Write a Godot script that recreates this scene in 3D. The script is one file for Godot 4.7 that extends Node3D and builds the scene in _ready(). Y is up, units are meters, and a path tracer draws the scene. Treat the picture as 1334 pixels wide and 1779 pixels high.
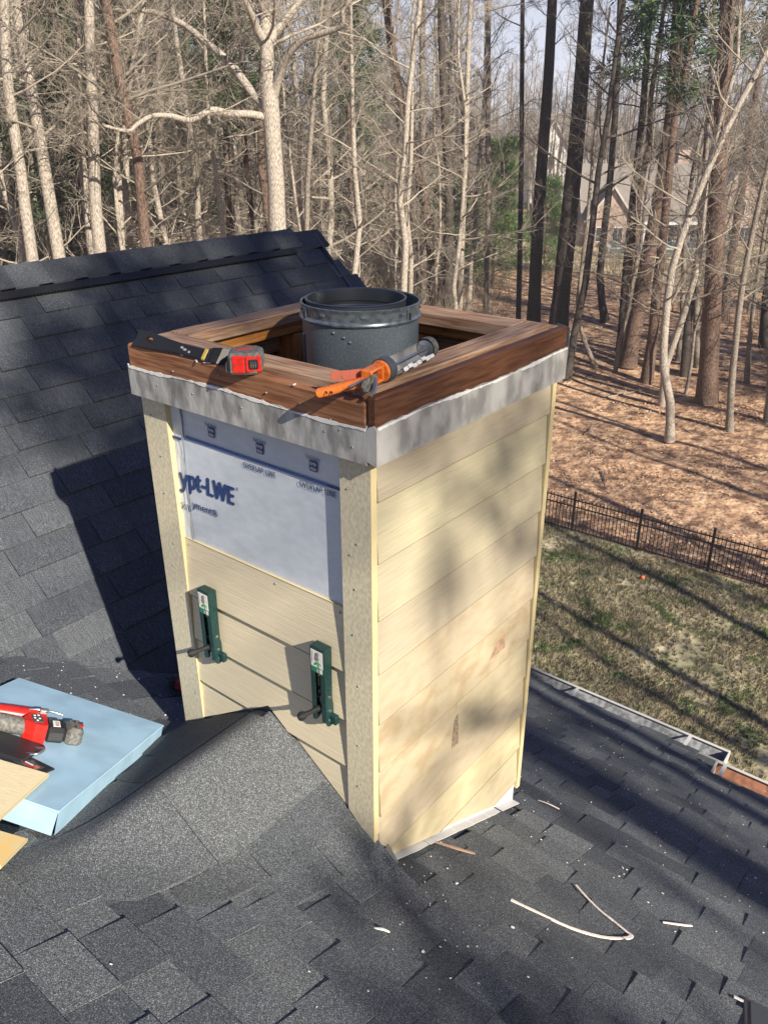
extends Node3D

# ---------------------------------------------------------------- geometry collector
class Geo:
	var v := PackedVector3Array()
	var n := PackedVector3Array()
	var c := PackedColorArray()
	var uv := PackedVector2Array()
	var ix := PackedInt32Array()
	var tint := Color.WHITE
	var colored := false
	var has_uv := false

	func tri(a: Vector3, b: Vector3, d: Vector3, nn: Vector3) -> void:
		var k := v.size()
		if (b - a).cross(d - a).dot(nn) > 0.0:
			v.append(a); v.append(d); v.append(b)
		else:
			v.append(a); v.append(b); v.append(d)
		for i in 3:
			n.append(nn); ix.append(k + i)
			if colored: c.append(tint)

	func quad(a: Vector3, b: Vector3, d: Vector3, e: Vector3, nn: Vector3) -> void:
		tri(a, b, d, nn)
		tri(a, d, e, nn)

	func face(a: Vector3, b: Vector3, d: Vector3, e: Vector3, away: Vector3) -> void:   # quad whose normal points away from a point
		var nn := (b - a).cross(e - a)
		if nn.length() < 1e-12: nn = (d - b).cross(e - b)
		nn = nn.normalized()
		if nn.dot((a + b + d + e) / 4.0 - away) < 0.0: nn = -nn
		quad(a, b, d, e, nn)

	func box(xf: Transform3D, size: Vector3, bev := 0.0) -> void:
		var h := size / 2.0
		var b: float = minf(bev, minf(h.x, minf(h.y, h.z)) * 0.9)
		for ax in 3:
			var u := (ax + 1) % 3
			var w := (ax + 2) % 3
			for s in [-1.0, 1.0]:
				var q := []
				for k in [[-1, -1], [1, -1], [1, 1], [-1, 1]]:
					var p := Vector3.ZERO
					p[ax] = s * h[ax]; p[u] = k[0] * (h[u] - b); p[w] = k[1] * (h[w] - b)
					q.append(xf * p)
				var nn := Vector3.ZERO
				nn[ax] = s
				quad(q[0], q[1], q[2], q[3], (xf.basis * nn).normalized())
			if b <= 0.0: continue
			for su in [-1.0, 1.0]:
				for sw in [-1.0, 1.0]:
					var p0 := Vector3.ZERO
					var p1 := Vector3.ZERO
					p0[u] = su * h[u]; p0[w] = sw * (h[w] - b)
					p1[u] = su * (h[u] - b); p1[w] = sw * h[w]
					var e := Vector3.ZERO
					e[ax] = h[ax] - b
					var nn := Vector3.ZERO
					nn[u] = su; nn[w] = sw
					quad(xf * (p0 - e), xf * (p0 + e), xf * (p1 + e), xf * (p1 - e), (xf.basis * nn).normalized())
		if b > 0.0:
			for sx in [-1.0, 1.0]:
				for sy in [-1.0, 1.0]:
					for sz in [-1.0, 1.0]:
						var s := Vector3(sx, sy, sz)
						tri(xf * (s * Vector3(h.x, h.y - b, h.z - b)), xf * (s * Vector3(h.x - b, h.y, h.z - b)), xf * (s * Vector3(h.x - b, h.y - b, h.z)), (xf.basis * s).normalized())

	func tube(pts: PackedVector3Array, rads: PackedFloat32Array, sides: int, cap := true) -> void:
		var m := pts.size()
		var k := v.size()
		var side := Vector3.ZERO
		for i in m:
			var t := (pts[mini(i + 1, m - 1)] - pts[maxi(i - 1, 0)]).normalized()
			if i == 0:
				side = t.cross(Vector3(0.31, 0.17, 0.93))
				if side.length() < 0.05: side = t.cross(Vector3(1, 0, 0))
			side = (side - t * side.dot(t)).normalized()
			var other := t.cross(side)
			for j in sides:
				var a := TAU * j / sides
				var d := side * cos(a) + other * sin(a)
				v.append(pts[i] + d * rads[i]); n.append(d)
				if colored: c.append(tint)
		for i in m - 1:
			for j in sides:
				var a := k + i * sides + j
				var b := k + i * sides + (j + 1) % sides
				ix.append(a); ix.append(a + sides); ix.append(b)
				ix.append(b); ix.append(a + sides); ix.append(b + sides)
		if cap:
			for e in [0, m - 1]:
				var t := (pts[0] - pts[1]).normalized() if e == 0 else (pts[m - 1] - pts[m - 2]).normalized()
				for j in range(1, sides - 1):
					tri(v[k + e * sides], v[k + e * sides + j], v[k + e * sides + j + 1], t)

	func lathe(profile: PackedVector2Array, sides: int, xf: Transform3D, smooth := true) -> void:   # profile: (radius, height) bottom to top, outside
		for i in profile.size() - 1:
			var p := profile[i]
			var q := profile[i + 1]
			var k := v.size()
			var sl := Vector2(q.y - p.y, p.x - q.x).normalized()
			for j in sides + 1:
				var a := TAU * j / sides
				var d := Vector3(cos(a), 0, sin(a))
				var nn := (xf.basis * (d * sl.x + Vector3(0, sl.y, 0))).normalized()
				v.append(xf * (d * p.x + Vector3(0, p.y, 0))); v.append(xf * (d * q.x + Vector3(0, q.y, 0)))
				n.append(nn); n.append(nn)
				if colored:
					c.append(tint); c.append(tint)
			for j in sides:
				var a := k + j * 2
				for t in [[a, a + 1, a + 2], [a + 2, a + 1, a + 3]]:
					if (v[t[1]] - v[t[0]]).cross(v[t[2]] - v[t[0]]).dot(n[t[0]]) > 0.0:
						ix.append(t[0]); ix.append(t[2]); ix.append(t[1])
					else:
						ix.append(t[0]); ix.append(t[1]); ix.append(t[2])

	func prism(poly: PackedVector2Array, xf: Transform3D, d0: float, d1: float) -> void:   # polygon in local xy, extruded along local z from d0 to d1
		var t := Geometry2D.triangulate_polygon(poly)
		for i in range(0, t.size(), 3):
			for d in [[d0, -1.0], [d1, 1.0]]:
				tri(xf * Vector3(poly[t[i]].x, poly[t[i]].y, d[0]), xf * Vector3(poly[t[i + 1]].x, poly[t[i + 1]].y, d[0]), xf * Vector3(poly[t[i + 2]].x, poly[t[i + 2]].y, d[0]), (xf.basis * Vector3(0, 0, d[1] * signf(d1 - d0))).normalized())
		var area := 0.0
		for i in poly.size():
			area += poly[i].cross(poly[(i + 1) % poly.size()])
		for i in poly.size():
			var a := poly[i]
			var b := poly[(i + 1) % poly.size()]
			var e := (b - a).normalized()
			var nn := Vector3(e.y, -e.x, 0) * signf(area)
			quad(xf * Vector3(a.x, a.y, d0), xf * Vector3(b.x, b.y, d0), xf * Vector3(b.x, b.y, d1), xf * Vector3(a.x, a.y, d1), (xf.basis * nn).normalized())

	func mesh() -> ArrayMesh:
		var a := []
		a.resize(Mesh.ARRAY_MAX)
		a[Mesh.ARRAY_VERTEX] = v
		a[Mesh.ARRAY_NORMAL] = n
		a[Mesh.ARRAY_INDEX] = ix
		if colored: a[Mesh.ARRAY_COLOR] = c
		if has_uv: a[Mesh.ARRAY_TEX_UV] = uv
		var m := ArrayMesh.new()
		if v.size(): m.add_surface_from_arrays(Mesh.PRIMITIVE_TRIANGLES, a)
		return m

# ---------------------------------------------------------------- node helpers
var M := {}
var used := {}

func numbered(called: String) -> String:
	used[called] = used.get(called, 0) + 1
	return called if used[called] == 1 else "%s_%03d" % [called, used[called] - 1]

func tag(o: Node, label: String, category: String, group := "", kind := "") -> void:
	o.set_meta("label", label)
	o.set_meta("category", category)
	if group: o.set_meta("group", group)
	if kind: o.set_meta("kind", kind)

func root_at(called: String, where := Vector3.ZERO) -> Node3D:
	var o := Node3D.new()
	o.name = numbered(called)
	add_child(o)
	o.position = where
	return o

func put(called: String, m: Mesh, mat: Material, parent: Node = null, xf := Transform3D.IDENTITY) -> MeshInstance3D:
	var o := MeshInstance3D.new()
	o.mesh = m
	o.material_override = mat
	if parent == null:
		o.name = numbered(called)
		add_child(o)
	else:
		o.name = called
		parent.add_child(o, true)
	o.transform = xf
	return o

func structure(called: String, m: Mesh, mat: Material) -> MeshInstance3D:
	var o := put(called, m, mat)
	o.set_meta("kind", "structure")
	return o

func boxm(size: Vector3, bev := 0.0) -> ArrayMesh:
	var g := Geo.new()
	g.box(Transform3D.IDENTITY, size, bev)
	return g.mesh()

func at(p: Vector3, b := Basis.IDENTITY) -> Transform3D:
	return Transform3D(b, p)

# box between two corners, its longest side along the local x axis so that grain runs along it
func plank(called: String, lo: Vector3, hi: Vector3, mat: Material, parent: Node, bev := 0.002) -> MeshInstance3D:
	var s := (hi - lo).abs()
	var b := Basis.IDENTITY
	var t := s
	if s.y >= s.x and s.y >= s.z:
		b = Basis(Vector3(0, 1, 0), Vector3(-1, 0, 0), Vector3(0, 0, 1))
		t = Vector3(s.y, s.x, s.z)
	elif s.z >= s.x:
		b = Basis(Vector3(0, 0, 1), Vector3(0, 1, 0), Vector3(-1, 0, 0))
		t = Vector3(s.z, s.y, s.x)
	return put(called, boxm(t, bev), mat, parent, at((lo + hi) / 2.0, b))

func path3(a: Array) -> PackedVector3Array:
	return PackedVector3Array(a)

func smooth_path(a: PackedVector3Array, per := 4) -> PackedVector3Array:
	var out := PackedVector3Array()
	for i in a.size() - 1:
		for k in per:
			out.append(a[i].cubic_interpolate(a[i + 1], a[maxi(i - 1, 0)], a[mini(i + 2, a.size() - 1)], float(k) / per))
	out.append(a[a.size() - 1])
	return out

func taper(m: int, r0: float, r1: float, power := 1.0) -> PackedFloat32Array:
	var out := PackedFloat32Array()
	for i in m: out.append(lerpf(r0, r1, pow(float(i) / (m - 1), power)))
	return out

# ---------------------------------------------------------------- materials
func noise_tex(size: int, type: int, freq: float, oct: int, ramp: Array, seed_: int, ridged := false, warp := 0.0) -> NoiseTexture2D:
	var f := FastNoiseLite.new()
	f.noise_type = type
	f.frequency = freq
	f.seed = seed_
	f.fractal_type = FastNoiseLite.FRACTAL_RIDGED if ridged else (FastNoiseLite.FRACTAL_FBM if oct > 1 else FastNoiseLite.FRACTAL_NONE)
	f.fractal_octaves = oct
	if warp > 0.0:
		f.domain_warp_enabled = true
		f.domain_warp_amplitude = warp
		f.domain_warp_frequency = freq * 0.5
	var t := NoiseTexture2D.new()
	t.width = size; t.height = size
	t.seamless = true
	t.noise = f
	if ramp.size():
		var g := Gradient.new()
		var offs := PackedFloat32Array()
		var cols := PackedColorArray()
		for r in ramp:
			offs.append(r[0]); cols.append(r[1])
		g.offsets = offs; g.colors = cols
		t.color_ramp = g
	return t

func grey(x: float) -> Color:   # linear value to sRGB colour
	return Color(x, x, x).linear_to_srgb()

func lin(r: float, g: float, b: float) -> Color:
	return Color(r, g, b).linear_to_srgb()

func speckle(size: int, lo: float, hi: float, bright: float, seed_: int) -> ImageTexture:   # mineral granules: one pale or dark grain per texel
	var r := RandomNumberGenerator.new()
	r.seed = seed_
	var by := PackedByteArray()
	by.resize(size * size)
	for i in size * size:
		var x := r.randf()
		var y := lerpf(lo, hi, x * x)
		if r.randf() < bright: y = minf(1.0, hi * r.randf_range(1.2, 2.2))
		by[i] = int(y * 255.0)
	return ImageTexture.create_from_image(Image.create_from_data(size, size, false, Image.FORMAT_L8, by))

func mat(color: Color, rough := 0.8, metal := 0.0) -> StandardMaterial3D:
	var m := StandardMaterial3D.new()
	m.albedo_color = color
	m.roughness = rough
	m.metallic = metal
	return m

func tri_mat(color: Color, tex: Texture2D, scale: Vector3, rough: float, bump: Texture2D = null, bump_cm := 0.0, world := false, metal := 0.0) -> StandardMaterial3D:
	var m := mat(color, rough, metal)
	m.albedo_texture = tex
	m.uv1_triplanar = true
	m.uv1_world_triplanar = world
	m.uv1_scale = scale
	m.uv1_triplanar_sharpness = 4.0
	if bump:
		m.heightmap_enabled = true
		m.heightmap_texture = bump
		m.heightmap_scale = bump_cm
	return m

func make_materials() -> void:
	var SM := FastNoiseLite.TYPE_SIMPLEX_SMOOTH
	var CE := FastNoiseLite.TYPE_CELLULAR
	# roof granules
	var gran := speckle(512, 0.25, 0.76, 0.05, 11)
	for k in 6:
		var tone: Array = [[0.128, 0.138, 0.154], [0.104, 0.113, 0.128], [0.080, 0.088, 0.102], [0.162, 0.170, 0.180], [0.118, 0.126, 0.138], [0.145, 0.154, 0.168]][k]
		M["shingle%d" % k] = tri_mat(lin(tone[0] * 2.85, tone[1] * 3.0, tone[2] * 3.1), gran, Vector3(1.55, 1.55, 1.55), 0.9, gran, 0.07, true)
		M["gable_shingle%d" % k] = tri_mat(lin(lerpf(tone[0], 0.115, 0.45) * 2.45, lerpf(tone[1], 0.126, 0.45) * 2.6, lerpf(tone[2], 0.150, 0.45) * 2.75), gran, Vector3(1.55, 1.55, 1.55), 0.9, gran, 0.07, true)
		M["low_shingle%d" % k] = tri_mat(lin(tone[0] * 3.5, tone[1] * 3.7, tone[2] * 3.8), gran, Vector3(1.55, 1.55, 1.55), 0.9, gran, 0.07, true)  # same shingles lightened; the low slope's sunlit brightness put into the colour
	M.shingle_far = tri_mat(Color.WHITE, gran, Vector3(1.55, 1.55, 1.55), 0.9, gran, 0.07, true)
	M.shingle_far.vertex_color_use_as_albedo = true
	M.deck = mat(grey(0.03), 0.95)
	# fibre cement
	var grain := noise_tex(1024, SM, 0.017, 3, [], 5, true, 12.0)
	var blot := noise_tex(512, SM, 0.008, 4, [[0.25, grey(0.80)], [0.75, grey(1.0)]], 8)
	var lines := noise_tex(1024, SM, 0.017, 3, [[0.1, grey(1.0)], [0.5, grey(0.97)], [0.88, grey(0.84)]], 5, true, 12.0)
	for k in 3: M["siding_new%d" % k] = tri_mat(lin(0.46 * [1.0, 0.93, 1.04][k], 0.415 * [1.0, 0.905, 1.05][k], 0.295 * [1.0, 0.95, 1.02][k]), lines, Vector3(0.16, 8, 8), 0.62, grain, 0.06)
	M.siding_new = tri_mat(lin(0.60, 0.535, 0.345), lines, Vector3(0.45, 9, 9), 0.62, grain, 0.07)
	var aged := noise_tex(512, SM, 0.012, 6, [[0.2, lin(0.93, 0.895, 0.84)], [0.42, lin(0.97, 0.955, 0.935)], [0.65, grey(1.0)]], 21)
	for k in 3: M["siding_old%d" % k] = tri_mat(lin(0.455 * [1.0, 0.93, 1.04][k], 0.40 * [1.0, 0.91, 1.04][k], 0.275 * [1.0, 0.96, 0.99][k]), aged, Vector3(1.3, 3.4, 3.4), 0.62, grain, 0.07)
	M.siding_old = M.siding_old0
	M.siding_stained = tri_mat(lin(0.44, 0.38, 0.265), noise_tex(512, SM, 0.010, 6, [[0.22, lin(0.82, 0.755, 0.68)], [0.45, lin(0.91, 0.875, 0.83)], [0.7, grey(0.98)]], 23), Vector3(1.3, 2.2, 2.2), 0.62, grain, 0.07)
	M.lap_shade_strip = mat(lin(0.25, 0.215, 0.14), 0.8)  # dark colour standing in for the shade line at each lap
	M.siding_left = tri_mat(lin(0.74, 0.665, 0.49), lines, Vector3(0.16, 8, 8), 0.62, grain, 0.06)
	M.trim_face = tri_mat(lin(0.68, 0.63, 0.47), noise_tex(512, SM, 0.03, 5, [[0.25, grey(0.80)], [0.7, grey(1.0)]], 31), Vector3(5, 3, 3), 0.6, noise_tex(256, SM, 0.06, 3, [], 33), 0.03)
	M.trim_edge = mat(lin(0.58, 0.49, 0.28), 0.6)
	M.peel = tri_mat(lin(0.40, 0.27, 0.18), noise_tex(256, SM, 0.03, 4, [[0.3, grey(0.65)], [0.7, grey(1.0)]], 35), Vector3(4, 4, 4), 0.8)
	M.stain = tri_mat(lin(0.34, 0.26, 0.18), noise_tex(256, SM, 0.05, 4, [[0.3, grey(0.5)], [0.7, grey(1.0)]], 36), Vector3(6, 6, 6), 0.85)
	# wood
	var wg := noise_tex(512, SM, 0.02, 4, [[0.2, lin(0.50, 0.38, 0.30)], [0.5, lin(0.80, 0.70, 0.62)], [0.8, grey(1.0)]], 41, false, 30.0)
	var wbump := noise_tex(256, SM, 0.03, 3, [], 42, false, 15.0)
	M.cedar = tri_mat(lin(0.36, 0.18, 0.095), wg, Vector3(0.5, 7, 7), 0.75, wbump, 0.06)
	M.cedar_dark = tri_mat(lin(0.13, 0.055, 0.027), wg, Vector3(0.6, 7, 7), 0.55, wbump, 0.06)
	M.lumber = tri_mat(lin(0.44, 0.31, 0.22), wg, Vector3(0.45, 6, 6), 0.85, wbump, 0.05)
	M.lumber_fresh = tri_mat(lin(0.55, 0.26, 0.07), wg, Vector3(0.45, 6, 6), 0.6, wbump, 0.05)
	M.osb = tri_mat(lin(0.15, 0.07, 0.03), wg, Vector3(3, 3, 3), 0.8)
	M.strip_wood = mat(lin(0.78, 0.70, 0.64), 0.7)
	M.bark_chip = mat(lin(0.42, 0.27, 0.19), 0.8)
	# painted / metal
	M.band = tri_mat(lin(0.46, 0.465, 0.46), noise_tex(512, SM, 0.011, 5, [[0.18, grey(0.45)], [0.40, grey(0.70)], [0.6, grey(0.88)], [0.8, grey(1.0)]], 51, false, 20.0), Vector3(2.6, 1.3, 1.3), 0.55, noise_tex(256, SM, 0.03, 4, [], 52), 0.15)
	M.band_light = tri_mat(lin(0.44, 0.44, 0.43), noise_tex(512, SM, 0.009, 5, [[0.2, grey(0.55)], [0.45, grey(0.82)], [0.65, grey(1.0)]], 53, false, 20.0), Vector3(2.0, 1.2, 1.2), 0.55, noise_tex(256, SM, 0.03, 4, [], 54), 0.12)
	M.torn_paint = mat(lin(0.80, 0.80, 0.78), 0.6)
	M.galv = tri_mat(lin(0.17, 0.21, 0.25), noise_tex(512, CE, 0.045, 2, [[0.1, grey(0.60)], [0.5, grey(0.78)], [0.9, grey(1.0)]], 61), Vector3(8, 5, 8), 0.38, noise_tex(256, SM, 0.05, 3, [], 62), 0.04)
	M.galv.metallic = 0.25
	M.galv_band = tri_mat(lin(0.20, 0.24, 0.28), noise_tex(256, SM, 0.03, 4, [[0.25, grey(0.55)], [0.7, grey(1.0)]], 63), Vector3(5, 5, 5), 0.32)
	M.galv_band.metallic = 0.5
	M.steel = mat(lin(0.50, 0.51, 0.52), 0.28, 0.95)
	M.inner_pipe = mat(lin(0.17, 0.19, 0.21), 0.3, 0.8)
	M.flash_white = mat(lin(0.55, 0.55, 0.56), 0.45)
	M.flash_metal = mat(lin(0.55, 0.57, 0.58), 0.3, 0.85)
	M.black_metal = mat(lin(0.012, 0.012, 0.013), 0.45)
	M.nail = mat(lin(0.32, 0.32, 0.30), 0.5, 0.6)
	M.gutter = mat(lin(0.50, 0.50, 0.49), 0.4)
	M.gutter_inside = tri_mat(lin(0.36, 0.38, 0.41), noise_tex(256, SM, 0.02, 4, [[0.25, grey(0.4)], [0.7, grey(1.0)]], 65), Vector3(3, 3, 3), 0.4)
	M.gutter_rust = tri_mat(lin(0.36, 0.17, 0.11), noise_tex(256, SM, 0.02, 4, [[0.25, grey(0.6)], [0.7, grey(1.0)]], 66), Vector3(3, 3, 3), 0.6)
	# plastics
	M.under = tri_mat(lin(0.60, 0.67, 0.76), noise_tex(512, SM, 0.02, 4, [[0.25, grey(0.93)], [0.75, grey(1.0)]], 71), Vector3(1.5, 3, 3), 0.42, noise_tex(512, SM, 0.010, 3, [], 72), 0.025)
	M.under_dark = tri_mat(lin(0.36, 0.42, 0.51), noise_tex(256, SM, 0.02, 4, [[0.25, grey(0.80)], [0.75, grey(1.0)]], 73), Vector3(1.5, 3, 3), 0.42, noise_tex(256, SM, 0.02, 4, [], 74), 0.6)
	M.ink = mat(lin(0.022, 0.055, 0.20), 0.5)
	M.paper = mat(lin(0.75, 0.75, 0.73), 0.5)
	M.orange = tri_mat(lin(0.80, 0.20, 0.035), noise_tex(256, SM, 0.03, 4, [[0.25, grey(0.75)], [0.6, grey(1.0)]], 81), Vector3(8, 8, 8), 0.42)
	M.torn_tape = mat(lin(0.50, 0.13, 0.08), 0.7)
	M.red = tri_mat(lin(0.60, 0.022, 0.016), noise_tex(256, SM, 0.03, 4, [[0.2, grey(0.75)], [0.6, grey(1.0)]], 82), Vector3(7, 7, 7), 0.35)
	M.black_plastic = mat(lin(0.016, 0.017, 0.019), 0.45)
	M.grey_plastic = tri_mat(lin(0.16, 0.16, 0.15), noise_tex(256, SM, 0.03, 4, [[0.25, grey(0.45)], [0.7, grey(1.0)]], 83), Vector3(9, 9, 9), 0.65)
	M.green_steel = tri_mat(lin(0.009, 0.043, 0.042), noise_tex(256, SM, 0.04, 4, [[0.3, grey(0.6)], [0.7, grey(1.0)]], 84), Vector3(9, 9, 9), 0.4)
	M.green_label = mat(lin(0.02, 0.20, 0.13), 0.5)
	M.leaf_green = mat(lin(0.06, 0.32, 0.10), 0.5)
	M.yellow = mat(lin(0.62, 0.46, 0.10), 0.6)
	M.blue_film = tri_mat(lin(0.34, 0.53, 0.70), noise_tex(512, SM, 0.008, 4, [[0.25, grey(0.86)], [0.75, grey(1.0)]], 85), Vector3(1.5, 1.5, 1.5), 0.3)
	M.offcut = tri_mat(lin(0.84, 0.73, 0.47), lines, Vector3(0.6, 9, 9), 0.6, grain, 0.06)
	M.offcut_back = tri_mat(lin(0.76, 0.64, 0.36), noise_tex(256, SM, 0.02, 4, [[0.3, lin(0.9, 0.9, 0.88)], [0.6, lin(1.0, 0.85, 0.6)]], 87), Vector3(4, 4, 4), 0.6)
	M.red_box = mat(lin(0.30, 0.012, 0.014), 0.4)
	M.slate_lid = mat(lin(0.060, 0.072, 0.085), 0.35)
	M.ball = mat(lin(0.75, 0.16, 0.05), 0.6)
	# nature
	var bark := noise_tex(512, SM, 0.03, 4, [[0.2, grey(0.35)], [0.5, grey(0.75)], [0.8, grey(1.0)]], 91)
	var bb := noise_tex(256, SM, 0.04, 3, [], 92, true)
	M.bark_pale = tri_mat(lin(0.47, 0.415, 0.355), bark, Vector3(1.6, 0.5, 1.6), 0.9, bb, 1.2)
	M.bark_grey = tri_mat(lin(0.29, 0.25, 0.21), bark, Vector3(1.6, 0.5, 1.6), 0.9, bb, 1.2)
	M.bark_dark = tri_mat(lin(0.085, 0.070, 0.060), bark, Vector3(1.6, 0.4, 1.6), 0.95, bb, 2.0)
	M.bark_pine = tri_mat(lin(0.19, 0.125, 0.097), bark, Vector3(1.2, 0.4, 1.2), 0.95, bb, 2.5)
	M.twig_pale = mat(lin(0.33, 0.29, 0.24), 0.9)
	M.twig_grey = mat(lin(0.21, 0.185, 0.155), 0.9)
	M.twig_dark = mat(lin(0.10, 0.08, 0.065), 0.9)
	M.needles = mat(lin(0.055, 0.105, 0.040), 0.7)
	M.needles.vertex_color_use_as_albedo = true
	M.needles.backlight = Color(0.25, 0.3, 0.12)
	M.leafy = mat(Color.WHITE, 0.8)
	M.leafy.vertex_color_use_as_albedo = true
	M.lawn = tri_mat(Color.WHITE, noise_tex(1024, SM, 0.006, 6, [[0.18, lin(0.09, 0.11, 0.045)], [0.36, lin(0.21, 0.205, 0.11)], [0.52, lin(0.36, 0.33, 0.205)], [0.75, lin(0.48, 0.42, 0.28)]], 101), Vector3(0.10, 0.10, 0.10), 1.0, noise_tex(512, SM, 0.06, 4, [], 102), 4.0, true)
	M.floor = tri_mat(Color(1.0, 1.0, 1.0), noise_tex(1024, SM, 0.012, 6, [[0.15, lin(0.12, 0.07, 0.045)], [0.36, lin(0.27, 0.16, 0.10)], [0.52, lin(0.44, 0.275, 0.165)], [0.72, lin(0.55, 0.375, 0.24)]], 103), Vector3(0.11, 0.11, 0.11), 1.0, noise_tex(512, SM, 0.06, 4, [], 104), 6.0, true)
	M.straw = tri_mat(lin(0.52, 0.42, 0.25), noise_tex(512, SM, 0.01, 5, [[0.2, grey(0.5)], [0.7, grey(1.0)]], 105), Vector3(0.1, 0.1, 0.1), 1.0, null, 0.0, true)
	M.brick = tri_mat(lin(0.44, 0.33, 0.28), noise_tex(256, SM, 0.05, 3, [[0.3, grey(0.75)], [0.7, grey(1.0)]], 106), Vector3(1, 1, 1), 0.9)
	M.rake_paint = mat(lin(0.42, 0.40, 0.37), 0.7)
	M.house_roof = tri_mat(lin(0.24, 0.215, 0.195), noise_tex(256, SM, 0.05, 3, [[0.3, grey(0.75)], [0.7, grey(1.0)]], 107), Vector3(0.6, 0.6, 0.6), 0.9)
	M.white = mat(lin(0.72, 0.71, 0.69), 0.6)
	M.glass = mat(lin(0.03, 0.04, 0.05), 0.1)
	M.pool = mat(lin(0.03, 0.13, 0.17), 0.3)
	M.patio = mat(lin(0.45, 0.40, 0.34), 0.9)

# ---------------------------------------------------------------- camera, sky, sun
const SUN := Vector3(-0.28, 0.62, 0.96)
var cam: Camera3D

func make_light() -> void:
	cam = Camera3D.new()
	cam.name = "camera"
	add_child(cam)
	cam.position = Vector3(-1.408, 1.240, 1.165)
	cam.rotation = Vector3(deg_to_rad(-25.54), deg_to_rad(-51.29), deg_to_rad(-0.11))
	cam.fov = 64.86
	cam.near = 0.05
	cam.far = 600.0
	cam.current = true
	var e := Environment.new()
	e.background_mode = Environment.BG_SKY
	var sm := ProceduralSkyMaterial.new()
	sm.sky_top_color = Color(0.17, 0.28, 0.54)
	sm.sky_horizon_color = Color(0.94, 0.955, 1.0)
	sm.sky_curve = 0.24
	sm.sky_energy_multiplier = 0.77
	sm.ground_bottom_color = Color(0.30, 0.25, 0.21)
	sm.ground_horizon_color = Color(0.55, 0.50, 0.46)
	sm.ground_energy_multiplier = 0.4
	var sky := Sky.new()
	sky.sky_material = sm
	e.sky = sky
	e.tonemap_mode = Environment.TONE_MAPPER_LINEAR
	e.tonemap_exposure = 2.0
	e.fog_enabled = true
	e.fog_density = 0.0009
	e.fog_light_color = Color(0.80, 0.83, 0.90)
	e.sdfgi_enabled = true
	e.ssao_enabled = true
	e.ssil_enabled = true
	var we := WorldEnvironment.new()
	we.name = "world_environment"
	we.environment = e
	add_child(we)
	var sun := DirectionalLight3D.new()
	sun.name = "sun"
	add_child(sun)
	sun.look_at_from_position(SUN * 10.0, Vector3.ZERO)
	sun.light_energy = 1.6
	sun.light_color = Color(1.0, 0.955, 0.88)
	sun.light_angular_distance = 0.53
	sun.shadow_enabled = true

# ---------------------------------------------------------------- roofs
const EXPO := 0.143

func low_y(x: float) -> float: return -0.884 - 0.5 * x
func gable_y(z: float) -> float: return -2.596 - z

func seen_size(p: Vector3) -> float:   # how large a metre at p shows in the photograph, 0 outside its frame
	var q := cam.transform.affine_inverse() * p
	if q.z > -0.2: return 0.0
	if absf(q.x / q.z) > 0.50 or absf(q.y / q.z) > 0.66: return 0.0
	return 1.0 / -q.z

# A field of laminated shingles: butt edges run along `along`, courses climb along `up`. keep(p) says where the field lies; out_of_it(x0, x1, row) trims.
func shingles(parent: Node3D, origin: Vector3, along: Vector3, up: Vector3, rows: int, length: float, keep: Callable, seed_: int, hidden: Callable, tones := "shingle") -> void:
	var r := RandomNumberGenerator.new()
	r.seed = seed_
	var nn := along.cross(up).normalized()
	if nn.y < 0: nn = -nn
	var spots := []
	for i in rows:
		var s := r.randf_range(-0.3, 0.0)
		var high := false
		while s < length:
			var w: float = [0.10, 0.14, 0.17, 0.20, 0.24, 0.28][r.randi() % 6]
			var mid := origin + along * (s + w / 2.0) + up * (EXPO * (i + 0.5))
			high = not high
			var tone := r.randi() % 6
			var jig := r.randf_range(-0.003, 0.003)
			if keep.call(mid):
				spots.append({"p": origin + along * (s + w / 2.0) + up * (EXPO * i + jig) + nn * r.randf_range(0.0, 0.001), "w": w, "high": high, "tone": tone, "twist": r.randf_range(-0.006, 0.006), "size": 0.0 if hidden.call(mid) else seen_size(mid)})
			s += w + 0.0015
	spots.sort_custom(func(a, b): return a.size > b.size)
	var shapes := {}
	var rest := []
	var tints := []
	for k in spots.size():
		var q: Dictionary = spots[k]
		var b := Basis(along.cross(nn).cross(nn) * -1.0, nn, -up)
		b.x = along if along.cross(nn).dot(-up) > -2.0 else along
		b = Basis(along, nn, along.cross(nn)) .rotated(nn, q.twist)
		if b.z.dot(up) > 0.0: b = Basis(-along, nn, -along.cross(nn)).rotated(nn, q.twist)
		if k < 300 and q.size > 0.0:
			var key := "%.2f%s" % [q.w, q.high]
			if not shapes.has(key): shapes[key] = shingle_shape(q.w, q.high)
			put("shingle", shapes[key], M["%s%d" % [tones, q.tone]], parent, at(q.p, b))
		else:
			rest.append(at(q.p, b * Basis.from_scale(Vector3(q.w, 1.9 if q.high else 1.0, 1.0))))
			tints.append(M["%s%d" % [tones, q.tone]].albedo_color.srgb_to_linear())
	if rest.size():
		var mm := MultiMesh.new()
		mm.transform_format = MultiMesh.TRANSFORM_3D
		mm.use_colors = true
		mm.mesh = shingle_shape(1.0, false)
		mm.instance_count = rest.size()
		for k in rest.size():
			mm.set_instance_transform(k, rest[k])
			mm.set_instance_color(k, tints[k])
		var o := MultiMeshInstance3D.new()
		o.name = "shingle_field"
		o.multimesh = mm
		o.material_override = M.shingle_far
		o.set_meta("kind", "stuff")
		parent.add_child(o)

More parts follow.
